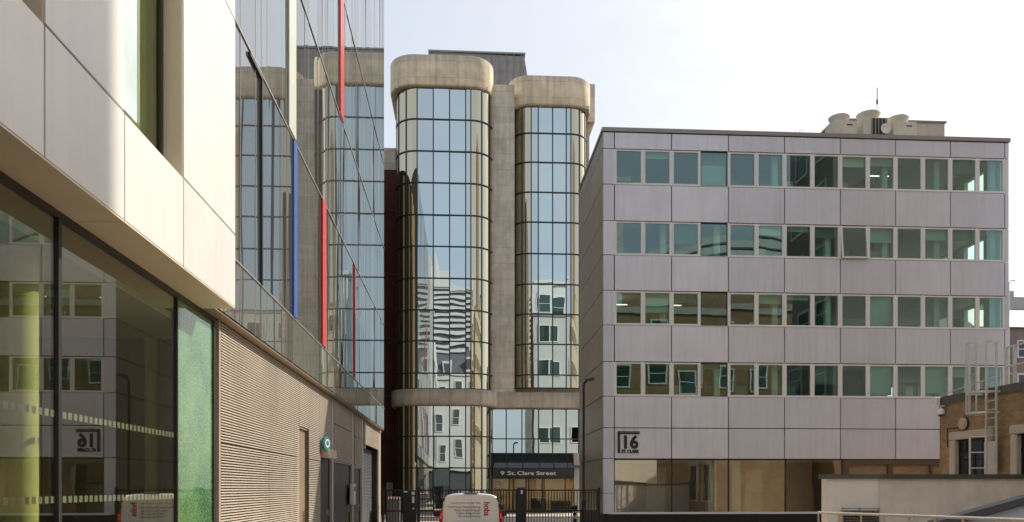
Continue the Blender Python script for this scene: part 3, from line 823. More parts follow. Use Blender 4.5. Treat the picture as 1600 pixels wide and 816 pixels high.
# back and end walls with openings towards the light
bw = MB()
xsp = [XR0 + .28] + bx[1:7] + [XR1 - .02]
for (a, b) in zip(xsp[:-1], xsp[1:]):
    i = xsp.index(a)
    op = i in (1, 3, 4, 5, 6)
    p0, p1 = a + .45, b - (.45 if i < 6 else .3); prev = .75
    bw.box(a, p0, YRB - .2, YRB, .75, ztop - .25); bw.box(p1, b, YRB - .2, YRB, .75, ztop - .25)
    for b0 in list(reversed(bands)):
        bw.box(p0, p1, YRB - .2, YRB, prev, min(b0)); prev = max(b0) - .02
        f = MB(); zz0, zz1 = min(b0), max(b0) - .02
        f.box(p0, p0 + .1, YRB - .05, YRB + .05, zz0, zz1); f.box(p1 - .1, p1, YRB - .05, YRB + .05, zz0, zz1); f.box((p0 + p1) / 2 - .06, (p0 + p1) / 2 + .06, YRB - .05, YRB + .05, zz0 + .1, zz1 - .1)
        f.box(p0 + .1, p1 - .1, YRB - .05, YRB + .05, zz0, zz0 + .1); f.box(p0 + .1, p1 - .1, YRB - .05, YRB + .05, zz1 - .1, zz1)
        wo = f.build('rear_window', 'white_paint', RB)
        if not op: MB().box(p0 + .1, p1 - .1, YRB - .02, YRB - .01, zz0 + .1, zz1 - .1).build('pane', 'teal_glass', wo)
    bw.box(p0, p1, YRB - .2, YRB, prev, ztop - .25)
bw.build('rear_wall', 'rear_panel', RB)
ew = MB(); prev = .75
for b0 in reversed(bands):
    ew.box(XR1 - .25, XR1 - .03, YR + .31, YRB - .2, prev, min(b0) + .1); 
    for (p, q) in ((YR + .31, YR + 1.6), (YR + 3.2, YR + 4.6), (YR + 6.2, YRB - .2)): ew.box(XR1 - .25, XR1 - .03, p, q, min(b0) + .1, max(b0))
    prev = max(b0)
ew.box(XR1 - .25, XR1 - .03, YR + .31, YRB - .2, prev, ztop - .2)
ew.build('end_wall', 'room_white', RB)
rf = MB().box(XR0 + .28, XR1 - .26, YR + .31, YRB - .21, ztop - .45, ztop - .22).build('roof_slab', 'room_white', RB)
for b0 in bands:
    f = MB(); f.box(XR0 + .29, XR1 - .26, YR + .31, YRB - .21, min(b0) - .75, min(b0) - .5); f.build('floor_slab', 'room_floor', RB)
    if b0 is not bands[0]:
        MB().box(XR0 + .29, XR1 - .26, YR + .31, YRB - .21, max(b0) + .12, max(b0) + .2).build('ceiling', 'room_white', RB)
prt = MB()
for bi, b0 in enumerate(bands):
    zf, zc = min(b0) - .5, max(b0) + .12
    for i in ((2, 4, 5), (3, 5), (2, 4), (2, 3, 5))[bi]:
        prt.box(bx[i] - .05, bx[i] + .05, YR + 2.2, YRB - .22, zf, zc)
    nb = (4, 4, 3, 5)[bi]
    prt.box(XR0 + .3, bx[nb], YR + 3.2, YR + 3.3, zf, zc)
prt.build('partitions', 'room_grey', RB)
# windows (each a frame with its own pane)
fw = .075
winproto = {}
def window_mesh(w, h, plain):
    f = MB(); t_ = .03 if plain else fw
    f.box(0, t_, 0, .09, 0, h); f.box(w - t_, w, 0, .09, 0, h)
    f.box(t_, w - t_, 0, .09, 0, t_); f.box(t_, w - t_, 0, .09, h - t_, h)
    if not plain:
        f.box(.25, w - .3, -.012, -.001, h - .05, h - .02)
    return f
def add_window(x0, z0, w, h, plain, tilt, parent, mat='office_glass'):
    key = (round(w, 2), round(h, 2), plain)
    if key not in winproto:
        o = window_mesh(w, h, plain).build('window', 'dark_frame' if plain else 'alu_frame')
        bevel(o, .008)
        t_ = .03 if plain else fw
        p = MB().quad((t_, .05, t_), (w - t_, .05, t_), (w - t_, .05, h - t_), (t_, .05, h - t_)).build('pane', mat, fix=False)
        p.parent = o; winproto[key] = (o, p)
    else:
        a, b = winproto[key]; o = a.copy(); COL.objects.link(o); p = b.copy(); COL.objects.link(p); p.parent = o
    o.parent = parent; o.location = Vector((x0, YR + .01, z0)) - world(parent)
    o.rotation_euler = (tilt, 0, 0)
    p.rotation_euler = (rnd.gauss(0, .004), 0, rnd.gauss(0, .004))
    return o
for bi, b0 in enumerate(bands):
    z0, z1_ = min(b0) + .02, max(b0) - .02
    for i in range(7):
        for hlf in range(2):
            x0 = bx[i] + hlf * bay / 2 + .035; w = bay / 2 - .07
            k = i * 2 + hlf
            tilt = 0
            if bi == 1 and k == 8: tilt = R(-7)
            o = add_window(x0, z0, w, z1_ - z0, k == 3, 0, RB)
            if tilt:
                o.rotation_euler = (R(-6), 0, 0); o.location.y -= .16; o['label'] = 'tilted open window'
    mu = MB()
    for i in range(15):
        x = bx[0] + i * bay / 2
        mu.box(x - .034, x + .034, YR + .012, YR + .2, z0 - .02, z1_ + .02)
    mu.box(bx[0], bx[7], YR - .015, YR + .12, z0 - .028, z0 - .004)
    mu.build('window_mullions', 'alu_frame', RB)
# blinds, columns and lamps inside
for bi, b0 in enumerate(bands):
    z0, z1_ = min(b0), max(b0)
    for i in range(7):
        if (bi * 7 + i) % 3 != 0 or i > 3: 
            x = bx[i] + bay * (.86 if i % 2 else .9)
            MB().box(x - .14, x + .14, YR + .5, YR + .75, z0 - .5, z1_ + .12).build('inner_column', 'room_white', RB)
for (bi, i, drop) in ((0, 1, .96), (0, 0, .2), (1, 4, .45), (2, 2, .3), (3, 4, .9), (3, 5, .85), (2, 4, .92), (1, 5, .35), (0, 4, .25)):
    b0 = bands[bi]; h = max(b0) - min(b0)
    MB().box(bx[i] + bay * .52, bx[i] + bay * .97, YR + .24, YR + .26, max(b0) - h * drop, max(b0)).build('blind', 'blind', RB)
for (bi, x, l) in ((2, bx[0] + .75, .55), (2, bx[0] + 2.4, .5), (2, bx[1] + .7, .6), (0, bx[5] + .2, 1.0)):
    z = max(bands[bi]) - .25
    MB().box(x - l / 2, x + l / 2, YR + 1.9, YR + 1.97, z, z + .035).build('ceiling_light', 'office_lamp', RB)
r5 = random.Random(11)
for bi, b0 in enumerate(bands):
    z0, z1_ = min(b0), max(b0); h = z1_ - z0
    for k in range(14):
        x = bx[0] + bay / 2 * k + .12; w = bay / 2 - .24; q = r5.random()
        if q < .30:
            MB().box(x, x + w, YR + .22, YR + .235, z1_ - h * r5.choice((.18, .3, .45, .6, .35)), z1_).build('blind', r5.choice(('blind', 'blind_dark', 'room_white')), RB)
        if r5.random() < .45:
            m_ = MB(); xx = x + r5.uniform(0, .4); dk_ = r5.uniform(.5, .9)
            m_.box(xx, xx + dk_, YR + .5, YR + 1.1, z0 - .5, z0 + r5.uniform(.05, .25))
            m_.box(xx + .1, xx + .6, YR + .72, YR + .77, z0 + .25, z0 + .62)
            m_.box(xx + .3, xx + .4, YR + .73, YR + .76, z0 + .02, z0 + .26)
            m_.build('desk_clutter', r5.choice(('bin_grey', 'room_grey', 'lobby_dark', 'beige')), RB)
# ground floor glazing
gx = [X_at(p, YR) for p in (960, 1050, 1139, 1228, 1317)]
gfr = MB()
for i in range(4):
    q = MB().quad((gx[i] + .03, YR + .07, zgl + .03), (gx[i + 1] - .03, YR + .07 + rnd.gauss(0, .006), zgl + .03), (gx[i + 1] - .03, YR + .07 + rnd.gauss(0, .006), zpb - .05), (gx[i] + .03, YR + .07, zpb - .05))
    q.build('shop_window', 'ground_glass', RB, fix=False)
for i, x in enumerate(gx): gfr.box(x - .03, x + .03, YR + .03, YR + .12, zgl, zpb - .02)
gfr.box(gx[0], gx[4], YR + .03, YR + .12, zpb - .06, zpb - .012)
gfr.build('shop_window_frames', 'dark_frame', RB)
MB().box(gx[0] - .3, XR1, YR - .05, YR + .14, zgl - .08, zgl + .02).build('sill', 'alu_frame', RB)
MB().box(XR0 + .3, XR1 - .3, YR + 4.0, YR + 4.1, .75, zpb).build('shop_back_wall', 'hut', RB)
MB().box(XR0 + .3, XR1 - .3, YR + .15, YR + 4.0, .74, .78).build('shop_floor', 'beige', RB)
MB().box(XR0 + .3, XR1 - .3, YR + .35, YR + 4.0, zpb - .1, zpb - .02).build('shop_ceiling', 'room_white', RB)
for x in (gx[1] + 1.95, gx[2] + .35): MB().box(x, x + .42, YR + .6, YR + 1.0, .78, zpb - .1).build('shop_column', 'room_white', RB)
for x in (gx[0] + 1.9, gx[3] - 1.5): MB().box(x, x + .9, YR + 1.4, YR + 1.5, .78, zpb - .5).build('screen', 'beige', RB)
# dark framed service opening at the right of the ground floor
so = MB(); sx = [X_at(p, YR) for p in (1317, 1328, 1389, 1396, 1455, 1459, 1468)]
so.box(sx[0] + .03, sx[1], YR + .06, YR + .4, 0.75, zpb - .25); so.box(sx[2], sx[3], YR + .06, YR + .4, .75, zpb - .25); so.box(sx[4], sx[5], YR + .06, YR + .4, .75, zpb - .25)
so.box(sx[0] + .03, XR1 - .05, YR + .05, YR + .41, zpb - .25, zpb - .02)
so.build('service_opening', 'bronze_frame', RB)
for a, b in ((sx[1], sx[2]), (sx[3], sx[4]), (sx[5], XR1 - .3)):
    MB().box(a, b, YR + .2, YR + .22, .75, zpb - .25).build('service_door', 'tan_brick', RB)  # brick slabs stand in for the brown brick reflection in the opening
# the sign 16 on the panel
t = thing('wall_sign', (X_at(965, YR), YR, zj), 'black number 16 ST. CLARE sign on the grey panel above the corner window', 'sign')
x0 = X_at(965, YR); x1 = X_at(999.5, YR); za, zb = zr(708), zr(674)
fr = MB()
fr.box(x0, x1, YR - .05, YR - .012, zb - .05, zb); fr.box(x0, x1, YR - .05, YR - .012, zb - .13, zb - .075)
fr.box(x0, x0 + .05, YR - .05, YR - .012, za, zb - .05); fr.box(x0 + .07, x0 + .12, YR - .05, YR - .012, za, zb - .13)
fr.build('corner_mark', 'black_ink', t)
text_obj('number', '16', .84, 'black_ink', (x0 + .17, YR - .02, za + .24), (1, 0, 0), (0, 0, 1), t, bold=.03, extrude=.02, sx=1.0)
text_obj('street_name', 'ST. CLARE', .21, 'black_ink', (x0 + .19, YR - .02, za + .01), (1, 0, 0), (0, 0, 1), t, bold=.012, extrude=.02, sx=.86)

# rooftop things
hx0, hx1 = X_at(1282, 43), X_at(1476, 43)
t = thing('roof_hut', (hx0, 43.5, ztop), 'low beige plant hut with a thin dark roof edge behind the rooftop fans', 'plant hut')
zh = Z_at(190, (hx0 + hx1) / 2, 43)
h = MB(); h.add([(hx0 - .3, 43, ztop), (hx1, 43, ztop), (hx1, 45.5, ztop), (hx0 - .3, 45.5, ztop), (hx0 + .9, 43, zh), (hx1, 43, zh), (hx1, 45.5, zh), (hx0 + .9, 45.5, zh)],
                [(0, 1, 5, 4), (1, 2, 6, 5), (2, 3, 7, 6), (3, 0, 4, 7), (4, 5, 6, 7)]); h.build('wall', 'hut', t)
MB().box(hx0 + .8, hx1 + .08, 42.92, 45.6, zh, zh + .09).build('roof', 'cap_metal', t)
MB().box(X_at(1425, 42.9), X_at(1468, 42.9), 42.94, 42.99, ztop, ztop + .55).build('louvre_vent', 'grille', t)
def fan_unit(pxa, pxb, pyt, Y, grille, label):
    xa_, xb_ = X_at(pxa, Y), X_at(pxb, Y); zt_ = Z_at(pyt, (xa_ + xb_) / 2, Y)
    t = thing('fan_unit', ((xa_ + xb_) / 2, Y, ztop), label, 'air conditioner', 'condenser units on the panel building roof')
    b = MB().box(xa_, xb_, Y - .5, Y + .6, ztop + .02, zt_ - .36).build('casing', 'unit_cream', t); bevel(b, .02)
    xc = (xa_ * .6 + xb_ * .4)
    r = (xb_ - xa_) * .42
    MB().lathe([(r * .88, zt_ - .36), (r * .9, zt_ - .22), (r * 1.08, zt_ - .04), (r * 1.06, zt_), (r * .8, zt_), (r * .8, zt_ - .3), (0, zt_ - .3)], (xc, Y, 0), 28).build('fan_cowl', 'unit_cream', t)
    if grille:
        g_ = MB().box(xa_ + .45, xb_ - .1, Y - .53, Y - .501, ztop + .1, zt_ - .42).build('coil_grille', 'grille', t)
        gb = MB()
        for k in range(5): gb.box(xa_ + .45 + k * .18, xa_ + .47 + k * .18, Y - .545, Y - .531, ztop + .1, zt_ - .42)
        gb.build('bars', 'unit_cream', g_)
    else:
        MB().box(xb_ - .55, xb_ - .25, Y - .51, Y - .501, zt_ - .62, zt_ - .56).build('badge', 'grille', t)
fan_unit(1297, 1332, 184, 40.6, False, 'leftmost of the three cream rooftop fan units')
fan_unit(1341, 1380, 179.5, 40.6, True, 'middle cream rooftop fan unit with a dark grille on its front')
fan_unit(1388, 1424, 186, 40.6, False, 'rightmost of the three cream rooftop fan units')
t = thing('roof_aerial', (X_at(1370.5, 42), 42, ztop), 'tall thin whip aerial rising above the rooftop fan units', 'aerial')
x = X_at(1370.5, 42)
MB().tube([(x, 42, ztop), (x, 42, Z_at(158, x, 42))], .025, 6).build('mast', 'galv', t)
MB().tube([(x, 42, Z_at(163, x, 42)), (x, 42, Z_at(156, x, 42))], .05, 8).build('base_coil', 'black_metal', t)
MB().tube([(x, 42, Z_at(156, x, 42)), (x, 42, Z_at(137, x, 42))], .028, 6).build('whip', 'black_metal', t)
t = thing('satellite_dish', (X_at(1384, 40), 40, ztop), 'small round pale dish between the middle and right fan units', 'dish')
d = MB().lathe([(0, .06), (.16, .03), (.26, -.02), (.27, 0), (.16, .06), (0, .09)], (X_at(1384, 40), 40, Z_at(198, 18, 40)), 24, 0, 'y'); d.build('reflector', 'white_paint', t)
MB().tube([(X_at(1383, 40.1), 40.1, ztop), (X_at(1384, 40.1), 40.1, Z_at(198, 18, 40))], .025).build('stand', 'galv', t)
t = thing('spike_strip', (X_at(1260, 38.3), 38.3, ztop), 'sparse wire bird spikes on the roof edge left of the plant hut', 'bird spikes')
sk = MB()
for px in (1244, 1246, 1251, 1257, 1262, 1266, 1270, 1274):
    x = X_at(px, 38.3); hgt = .32 if px < 1252 else .12
    sk.tube([(x, 38.3, ztop), (x + rnd.uniform(-.08, .2), 38.3, ztop + hgt)], .009, 5)
sk.build('spikes', 'black_metal', t); MB().box(X_at(1243, 38.3), X_at(1276, 38.3), 38.28, 38.32, ztop, ztop + .012).build('base_strip', 'black_metal', t)

# ------------------------------------------------------------------ brick outbuilding
YO0 = 26.0; XO = YO0 * tan_at(1468)
O = thing('brick_outbuilding', (XO + 3, 20, 0), 'low tan brick building with stone framed windows at the right edge', 'building')
ZO = 5.03
def yo(px): return Y_on(px, XO)
w1a, w1b = yo(1485), yo(1552); w2a, w2b = yo(1580), yo(1680)
zst = 3.55; zsb = 1.2
wl = MB()
wl.box(XO, XO + 6.4, w1a, YO0, 0, ZO - .26); wl.box(XO, XO + .35, w1b, w1a, zst, ZO - .26); wl.box(XO, XO + .35, w1b, w1a, 0, zsb)
wl.box(XO, XO + .35, w2a, w1b, 0, ZO - .26)
wl.box(XO, XO + .35, w2b, w2a, zst, ZO - .26); wl.box(XO, XO + .35, w2b, w2a, 0, zsb); wl.box(XO, XO + .35, 10, w2b, 0, ZO - .26)
wl.build('wall', 'tan_brick', O)
MB().box(XO - .05, XO + 6.5, 10, YO0 + .05, ZO - .26, ZO).build('parapet', 'coping', O)
for (a, b) in ((w1a, w1b), (w2a, w2b)):
    s_ = MB()
    s_.box(XO - .06, XO + .2, a - .28, a, zsb, zst); s_.box(XO - .06, XO + .2, b, b + .28, zsb, zst); s_.box(XO - .062, XO + .2, b - .03, a + .03, zst, zst + .27)
    s_.box(XO - .1, XO + .2, b, a, zsb - .12, zsb)
    so_ = bevel(s_.build('window', 'stone_trim', O), .05, 3)
    fr = MB(); A, B = a - .28, b + .28
    fr.box(XO + .1, XO + .16, A - .07, A, zsb, zst); fr.box(XO + .1, XO + .16, B, B + .07, zsb, zst)
    fr.box(XO + .1, XO + .16, B, A, zst - .07, zst); fr.box(XO + .1, XO + .16, B, A, zst - .5, zst - .4); fr.box(XO + .1, XO + .16, (A + B) / 2 - .04, (A + B) / 2 + .04, zsb, zst - .5)
    fr.build('frame', 'black_metal', so_)
    MB().box(XO + .125, XO + .135, B, A, zsb, zst - .07).build('pane', 'dark_glass', so_)
MB().box(XO + .9, XO + 1.0, 10, 25.5, .2, ZO - .3).build('inner_wall', 'joint', O)
# caged roof ladder
yl0, yl1 = yo(1568), yo(1552); ymid = (yl0 + yl1) / 2
t = thing('caged_ladder', (XO - .2, ymid, 0), 'galvanised roof ladder inside a hooped safety cage on the brick wall', 'ladder')
xl = XO - .22
ztl = Z_at(537, xl, ymid); zl1 = Z_at(614, xl, ymid); zl2 = Z_at(646, xl, ymid)
for y in (yl0, yl1): MB().box(xl - .02, xl + .02, y - .035, y + .035, 1.9, ztl).build('stile', 'galv', t)
rg = MB(); z = 2.0
while z < ZO + .15: rg.tube([(xl, yl0, z), (xl, yl1, z)], .014, 6); z += .26
rg.build('rungs', 'galv', t)
def hoop(z, name):
    m_ = MB(); pts = []
    for k in range(0, 21):
        a = math.pi * (.5 + k / 20) + 0; pts.append((xl - .28 + .42 * math.cos(a), ymid + .40 * math.sin(a)))
    pts = [(xl, pts[0][1])] + pts + [(xl, pts[-1][1])]
    for (p, q) in zip(pts[:-1], pts[1:]):
        vs = [(*p, z - .03), (*q, z - .03), (*q, z + .03), (*p, z + .03)]
        m_.add(vs, [(0, 1, 2, 3)])
    o = m_.build(name, 'galv', t); md = o.modifiers.new('solid', 'SOLIDIFY'); md.thickness = .012; return o
for z in (ztl, zl1, zl2): hoop(z, 'hoop')
for k in (2, 6, 10, 14, 18):
    a = math.pi * (.5 + k / 20); p = (xl - .28 + .425 * math.cos(a), ymid + .405 * math.sin(a))
    MB().box(p[0] - .018, p[0] + .018, p[1] - .018, p[1] + .018, zl2, ztl).build('cage_strap', 'galv', t)
MB().box(xl - .03, xl - .022, yl0 - .02, yl1 + .06, Z_at(742, xl, ymid), Z_at(690, xl, ymid)).build('guard_plate', 'galv', t)
t = thing('roof_guardrail', (XO + .1, 21, ZO), 'galvanised guard rail along the brick roof edge right of the cage', 'guard rail')
za = Z_at(541, XO, 22.5); zb = Z_at(571, XO, 22.5)
MB().tube([(XO + .05, yl0 - .05, za), (XO + .05, 14, za)], .025).build('top_rail', 'galv', t)
MB().tube([(XO + .05, yl0 - .05, zb), (XO + .05, 14, zb)], .022).build('mid_rail', 'galv', t)
for y in (yl0 - .05, yo(1583), yo(1620), 19, 17.2, 15.4): MB().box(XO + .02, XO + .08, y - .04, y + .04, ZO, za).build('post', 'galv', t)
t = thing('roof_bar', (XO + .2, 24.5, ZO), 'thin pale handrail tube lying low along the brick parapet', 'handrail')
MB().tube([(XO + .1, yo(1476), ZO + .12), (XO + .15, yo(1548), ZO + .34)], .02).build('tube', 'galv', t)
MB().tube([(XO + .1, yo(1476), ZO), (XO + .1, yo(1476), ZO + .12)], .02).build('support', 'galv', t)
MB().tube([(XO + .12, yo(1520), ZO), (XO + .13, yo(1520), ZO + .26)], .02).build('support', 'galv', t)
t = thing('flood_light', (XO - .1, YO0, 4.8), 'small white floodlight at the top corner of the brick building', 'floodlight')
z = Z_at(628, XO, YO0)
q = MB().box(XO - .26, XO - .08, YO0 - .18, YO0 + .02, z - .13, z + .14).build('housing', 'white_paint', t); bevel(q, .02)
MB().tube([(XO - .1, YO0 - .06, z), (XO, YO0 - .06, z - .05)], .02).build('arm', 'galv', t)
t = thing('security_camera', (XO - .1, YO0 - .3, 4.4), 'round white security camera below the floodlight on the brick corner', 'camera')
z = Z_at(645, XO, YO0 - .1)
MB().lathe([(0, .13), (.09, .1), (.125, .02), (.125, -.06), (.1, -.08), (0, -.08)], (XO - .14, YO0 - .3, z), 20).build('dome', 'white_paint', t)
MB().lathe([(.09, -.08), (.075, -.13), (0, -.16)], (XO - .14, YO0 - .3, z), 20).build('lens', 'black_ink', t)
MB().tube([(XO - .14, YO0 - .3, z + .12), (XO - .14, YO0 - .3, z + .2), (XO, YO0 - .3, z + .22)], .02).build('arm', 'white_paint', t)
t = thing('bulkhead_lamp', (XO, yo(1508), 3.9), 'round bulkhead lamp on the brick wall above the window', 'wall lamp')
MB().lathe([(0, -.16), (.15, -.15), (.19, -.1), (.19, 0)], (XO, yo(1508), Z_at(662, XO, yo(1508))), 24, 0, 'x').build('glass_cover', 'beige', t)
MB().lathe([(.195, -.06), (.215, -.05), (.215, -.0)], (XO, yo(1508), Z_at(662, XO, yo(1508))), 24, 0, 'x').build('rim', 'black_metal', t)
t = thing('wall_conduit', (XO, yo(1482), 3.5), 'thin dark conduit bent across the brick wall by the lamp', 'conduit')
zc = Z_at(668, XO, yo(1500))
MB().tube([(XO - .015, yo(1506), zc), (XO - .015, yo(1481), zc), (XO - .015, yo(1481), zc - .6)], .014, 6).build('pipe', 'black_metal', t)

# access ladder behind the concrete wall
YC_ = 20.0
t = thing('access_ladder', (X_at(1528, 20.7), 20.7, 0), 'short grey access ladder standing behind the coping in front of the brick window', 'ladder')
la, lb = X_at(1515.5, 20.7), X_at(1540.5, 20.7); zt_ = Z_at(681, la, 20.7)
for x in (la, lb): MB().tube([(x, 20.7, 0), (x, 20.7, zt_)], .028).build('stile', 'galv', t)
rg = MB()
for k in range(8): rg.tube([(la, 20.7, zt_ - .03 - k * .42), (lb, 20.7, zt_ - .03 - k * .42)], .02, 6)
rg.build('rungs', 'galv', t)

# ------------------------------------------------------------------ low rendered wall
xk = X_at(1372, YC_); zc = Z_at(741, xk, YC_)
t = thing('rendered_wall', (xk, YC_, 0), 'low grey rendered wall with a dark metal coping in front of the brick building', 'wall')
MB().box(xk, XO - .003, YC_, YC_ + .35, 0, zc - .12).build('wall_face', 'render_wall', t)
xe = X_at(1293, 20.35); ye = 20.35
wl = MB(); wl.prism([(xe, ye), (xk - .004, YC_ + .0), (xk - .004, YC_ + .35), (xe, ye + .35)], 'z', 0, zc - .12)
wl.build('smooth_panel', 'smooth_wall', t)['label'] = 'smooth pale end panel'
cp = MB(); cp.prism([(xe - .05, ye - .06), (xk, YC_ - .06), (XO - .003, YC_ - .06), (XO - .003, YC_ + .42), (xk, YC_ + .42), (xe - .05, ye + .42)], 'z', zc - .12, zc)
bevel(cp.build('coping', 'coping', t), .01)
t = thing('wall_vent', (X_at(1345, 20.1), 20.1, .8), 'stainless louvred vent low on the pale end panel', 'vent')
def on_panel(px, off):
    a = (px - 1293) / (1372 - 1293); return (xe + (xk - xe) * a, ye + (YC_ - ye) * a - off)
va, vb = on_panel(1315, .0), on_panel(1376, .0)
zv0, zv1 = Z_at(818, 10, 20), Z_at(794.5, 10, 20)
fv = MB()
n = 6
for k in range(n):
    z = zv0 + (zv1 - zv0) * k / n
    p0, p1 = on_panel(1315.5, .012), on_panel(1371.5, .012); q0, q1 = on_panel(1315.5, .07), on_panel(1371.5, .07)
    fv.add([(*p0, z + .055), (*p1, z + .055), (*q1, z), (*q0, z), (*q0, z + .012), (*q1, z + .012)], [(0, 1, 2, 3), (3, 2, 5, 4), (4, 5, 1, 0)])
fv.build('blades', 'steel', t)
f2 = MB()
for px in (1315, 1343, 1371.5):
    p = on_panel(px, .05); f2.box(p[0] - .012, p[0] + .012, p[1] - .03, p[1] + .03, zv0, zv1 + .02)
f2.build('frame', 'steel', t)
p0, p1 = on_panel(1316, .004), on_panel(1371, .004)
MB().quad((*p0, zv0), (*p1, zv0), (*p1, zv1), (*p0, zv1)).build('dark_back', 'grille', t)

# stainless hand rail
t = thing('hand_rail', (7, 13, 0), 'long stainless steel handrail with posts in the lower right foreground', 'handrail')
P0 = Vector((X_at(1279, 15), 15, Z_at(801, X_at(1279, 15), 15)))
xe2 = X_at(1640, 10.9); P1 = Vector((xe2, 10.9, P0.z))
P1 = Vector((X_at(1600, 11.6), 11.6, Z_at(812.5, X_at(1600, 11.6), 11.6))); ext = P1 + (P1 - P0) * .4
MB().tube([P0, ext], .028, 10).build('rail', 'steel', t)
for k in range(12):
    q = P0 + (P1 - P0) * (k / 8.0)
    if k < 11: MB().tube([(q.x, q.y, 0), (q.x, q.y, q.z)], .02, 8).build('post', 'steel', t)
MB().tube([P0 + Vector((0, 0, -.45)), ext + Vector((0, 0, -.45))], .012, 8).build('mid_rail', 'steel', t)

# sloping lead roof in the corner
t = thing('sloping_roof', (11, 14, 0), 'low sloping grey metal roof with a dark edge rising to the right corner', 'roof')
ysr = 15.5
xA, zA = X_at(1455, ysr), Z_at(822, X_at(1455, ysr), ysr)
xB, zB = X_at(1640, ysr), Z_at(771, X_at(1640, ysr), ysr)
sr = MB(); 
sr.add([(xA, ysr, zA), (xB, ysr, zB), (xB, ysr - 2.6, zB - .75), (xA, ysr - 2.6, zA - .75), (xA, ysr, 0), (xB, ysr, 0), (xB, ysr - 2.6, 0), (xA, ysr - 2.6, 0)],
       [(0, 1, 2, 3), (0, 4, 5, 1), (1, 5, 6, 2), (2, 6, 7, 3), (3, 7, 4, 0)]); sr.build('roof_sheet', 'lead_roof', t)
ed = MB(); ed.add([(xA, ysr - .2, zA - .04), (xB, ysr - .2, zB - .04), (xB, ysr - .2, zB + .1), (xA, ysr - .2, zA + .1), (xA, ysr + .12, zA - .04), (xB, ysr + .12, zB - .04), (xB, ysr + .12, zB + .1), (xA, ysr + .12, zA + .1)],
       [(0, 1, 2, 3), (3, 2, 6, 7), (4, 7, 6, 5), (0, 4, 5, 1), (1, 5, 6, 2), (0, 3, 7, 4)]); ed.build('edge_trim', 'bin_grey', t)
sm2 = MB()
for f in (.35, .7):
    yq = ysr - 2.6 * f; dz = -.75 * f
    sm2.tube([(xA, yq, zA + dz + .01), (xB, yq, zB + dz + .01)], .012, 6)
sm2.build('seam', 'bin_grey', t)

# ------------------------------------------------------------------ gate
YG = 37.3
def gz(py): return Z_at(py, 0, YG)
def gate_leaf(p0, p1, label, n_extra=0):
    xa_, xb_ = X_at(p0, YG), X_at(p1, YG)
    t = thing('gate_leaf', ((xa_ + xb_) / 2, YG, 0), label, 'gate', 'black steel gate leaves across the lane')
    zt_, zm = gz(765), gz(798)
    f = MB(); f.box(xa_, xb_, YG - .03, YG + .03, zt_ - .06, zt_); f.box(xa_, xb_, YG - .03, YG + .03, zm - .05, zm + .02); f.box(xa_, xb_, YG - .03, YG + .03, .12, .18)
    f.box(xa_, xa_ + .07, YG - .035, YG + .035, .05, zt_ + .003); f.box(xb_ - .07, xb_, YG - .035, YG + .035, .05, zt_ + .003)
    f.build('frame', 'black_metal', t)
    b = MB(); x = xa_ + .17
    while x < xb_ - .1: b.tube([(x, YG, .15), (x, YG, zt_ - .03)], .018, 6); x += .135
    b.build('bars', 'black_metal', t); return t
gate_leaf(603, 628, 'narrow black barred pedestrian gate left of the dark cabinet')
gate_leaf(654, 808, 'wide black barred gate leaf behind the white van')
gate_leaf(820, 934, 'black barred gate leaf between the thick post and the grey panel building')
def post(p, w, label, top=763, stk=False):
    x = X_at(p, YG); t = thing('gate_post', (x, YG, 0), label, 'gate post', 'black posts of the gate')
    bevel(MB().box(x - w, x + w, YG - w, YG + w, 0, gz(top)).build('shaft', 'black_metal', t), .01)
    MB().box(x - w - .012, x + w + .012, YG - w - .012, YG + w + .012, gz(top), gz(top) + .03).build('cap', 'black_metal', t)
    if stk: MB().box(x - .02, x + .07, YG - w - .006, YG - w - .001, gz(772), gz(766)).build('sticker', 'white_ink', t)
    return t
post(598.5, .05, 'slim black gate post against the left building end')
post(653.5, .06, 'slim black gate post right of the dark cabinet')
post(814, .17, 'thick black gate post with a white sticker right of the van', stk=True)
post(936, .055, 'slim black gate post against the grey panel building')
t = thing('gate_cabinet', (X_at(639, YG), YG, 0), 'tall black gate control cabinet with pale stickers', 'cabinet')
xa_, xb_ = X_at(629, YG), X_at(650.5, YG)
bevel(MB().box(xa_, xb_, YG - .12, YG + .2, 0, gz(766)).build('casing', 'black_metal', t), .015)
stx = MB()
for (a, b, c_, d_) in ((631, 637, 767.5, 769.5), (643.5, 648.5, 768.5, 773.5), (644, 648, 776, 786), (645, 647.5, 793, 796)):
    stx.box(X_at(a, YG), X_at(b, YG), YG - .126, YG - .121, gz(d_), gz(c_))
stx.build('stickers', 'white_ink', t)
t = thing('wheelie_bin', (X_at(616, 44), 44, 0), 'grey bin with a pink and white lid behind the narrow gate', 'bin')
xa_, xb_ = X_at(605, 44), X_at(626.5, 44); zl = Z_at(780, -4, 44)
bevel(MB().box(xa_ + .03, xb_ - .03, 43.6, 44.5, .12, zl).build('body', 'bin_grey', t), .04)
ld = MB(); n = 5
for k in range(n): ld.box(xa_ + (xb_ - xa_) * k / n, xa_ + (xb_ - xa_) * (k + .62) / n, 43.55, 44.55, zl + .002, zl + .11, 0); ld.box(xa_ + (xb_ - xa_) * (k + .62) / n, xa_ + (xb_ - xa_) * (k + 1) / n, 43.55, 44.55, zl + .002, zl + .11, 1)
ld.build('lid', ['pink_lid', 'white_ink'], t)
wh = MB()
for x in (xa_ + .08, xb_ - .08): wh.lathe([(0, -.03), (.1, -.03), (.1, .03), (0, .03)], (x, 44.4, .1), 16, 0, 'x')
wh.build('wheels', 'rubber', t)
t = thing('marker_post', (X_at(898, 39.5), 39.5, 0), 'short black and white marker post behind the gate near the entrance', 'bollard')
x = X_at(898, 39.5); zz = Z_at(786, x, 39.5)
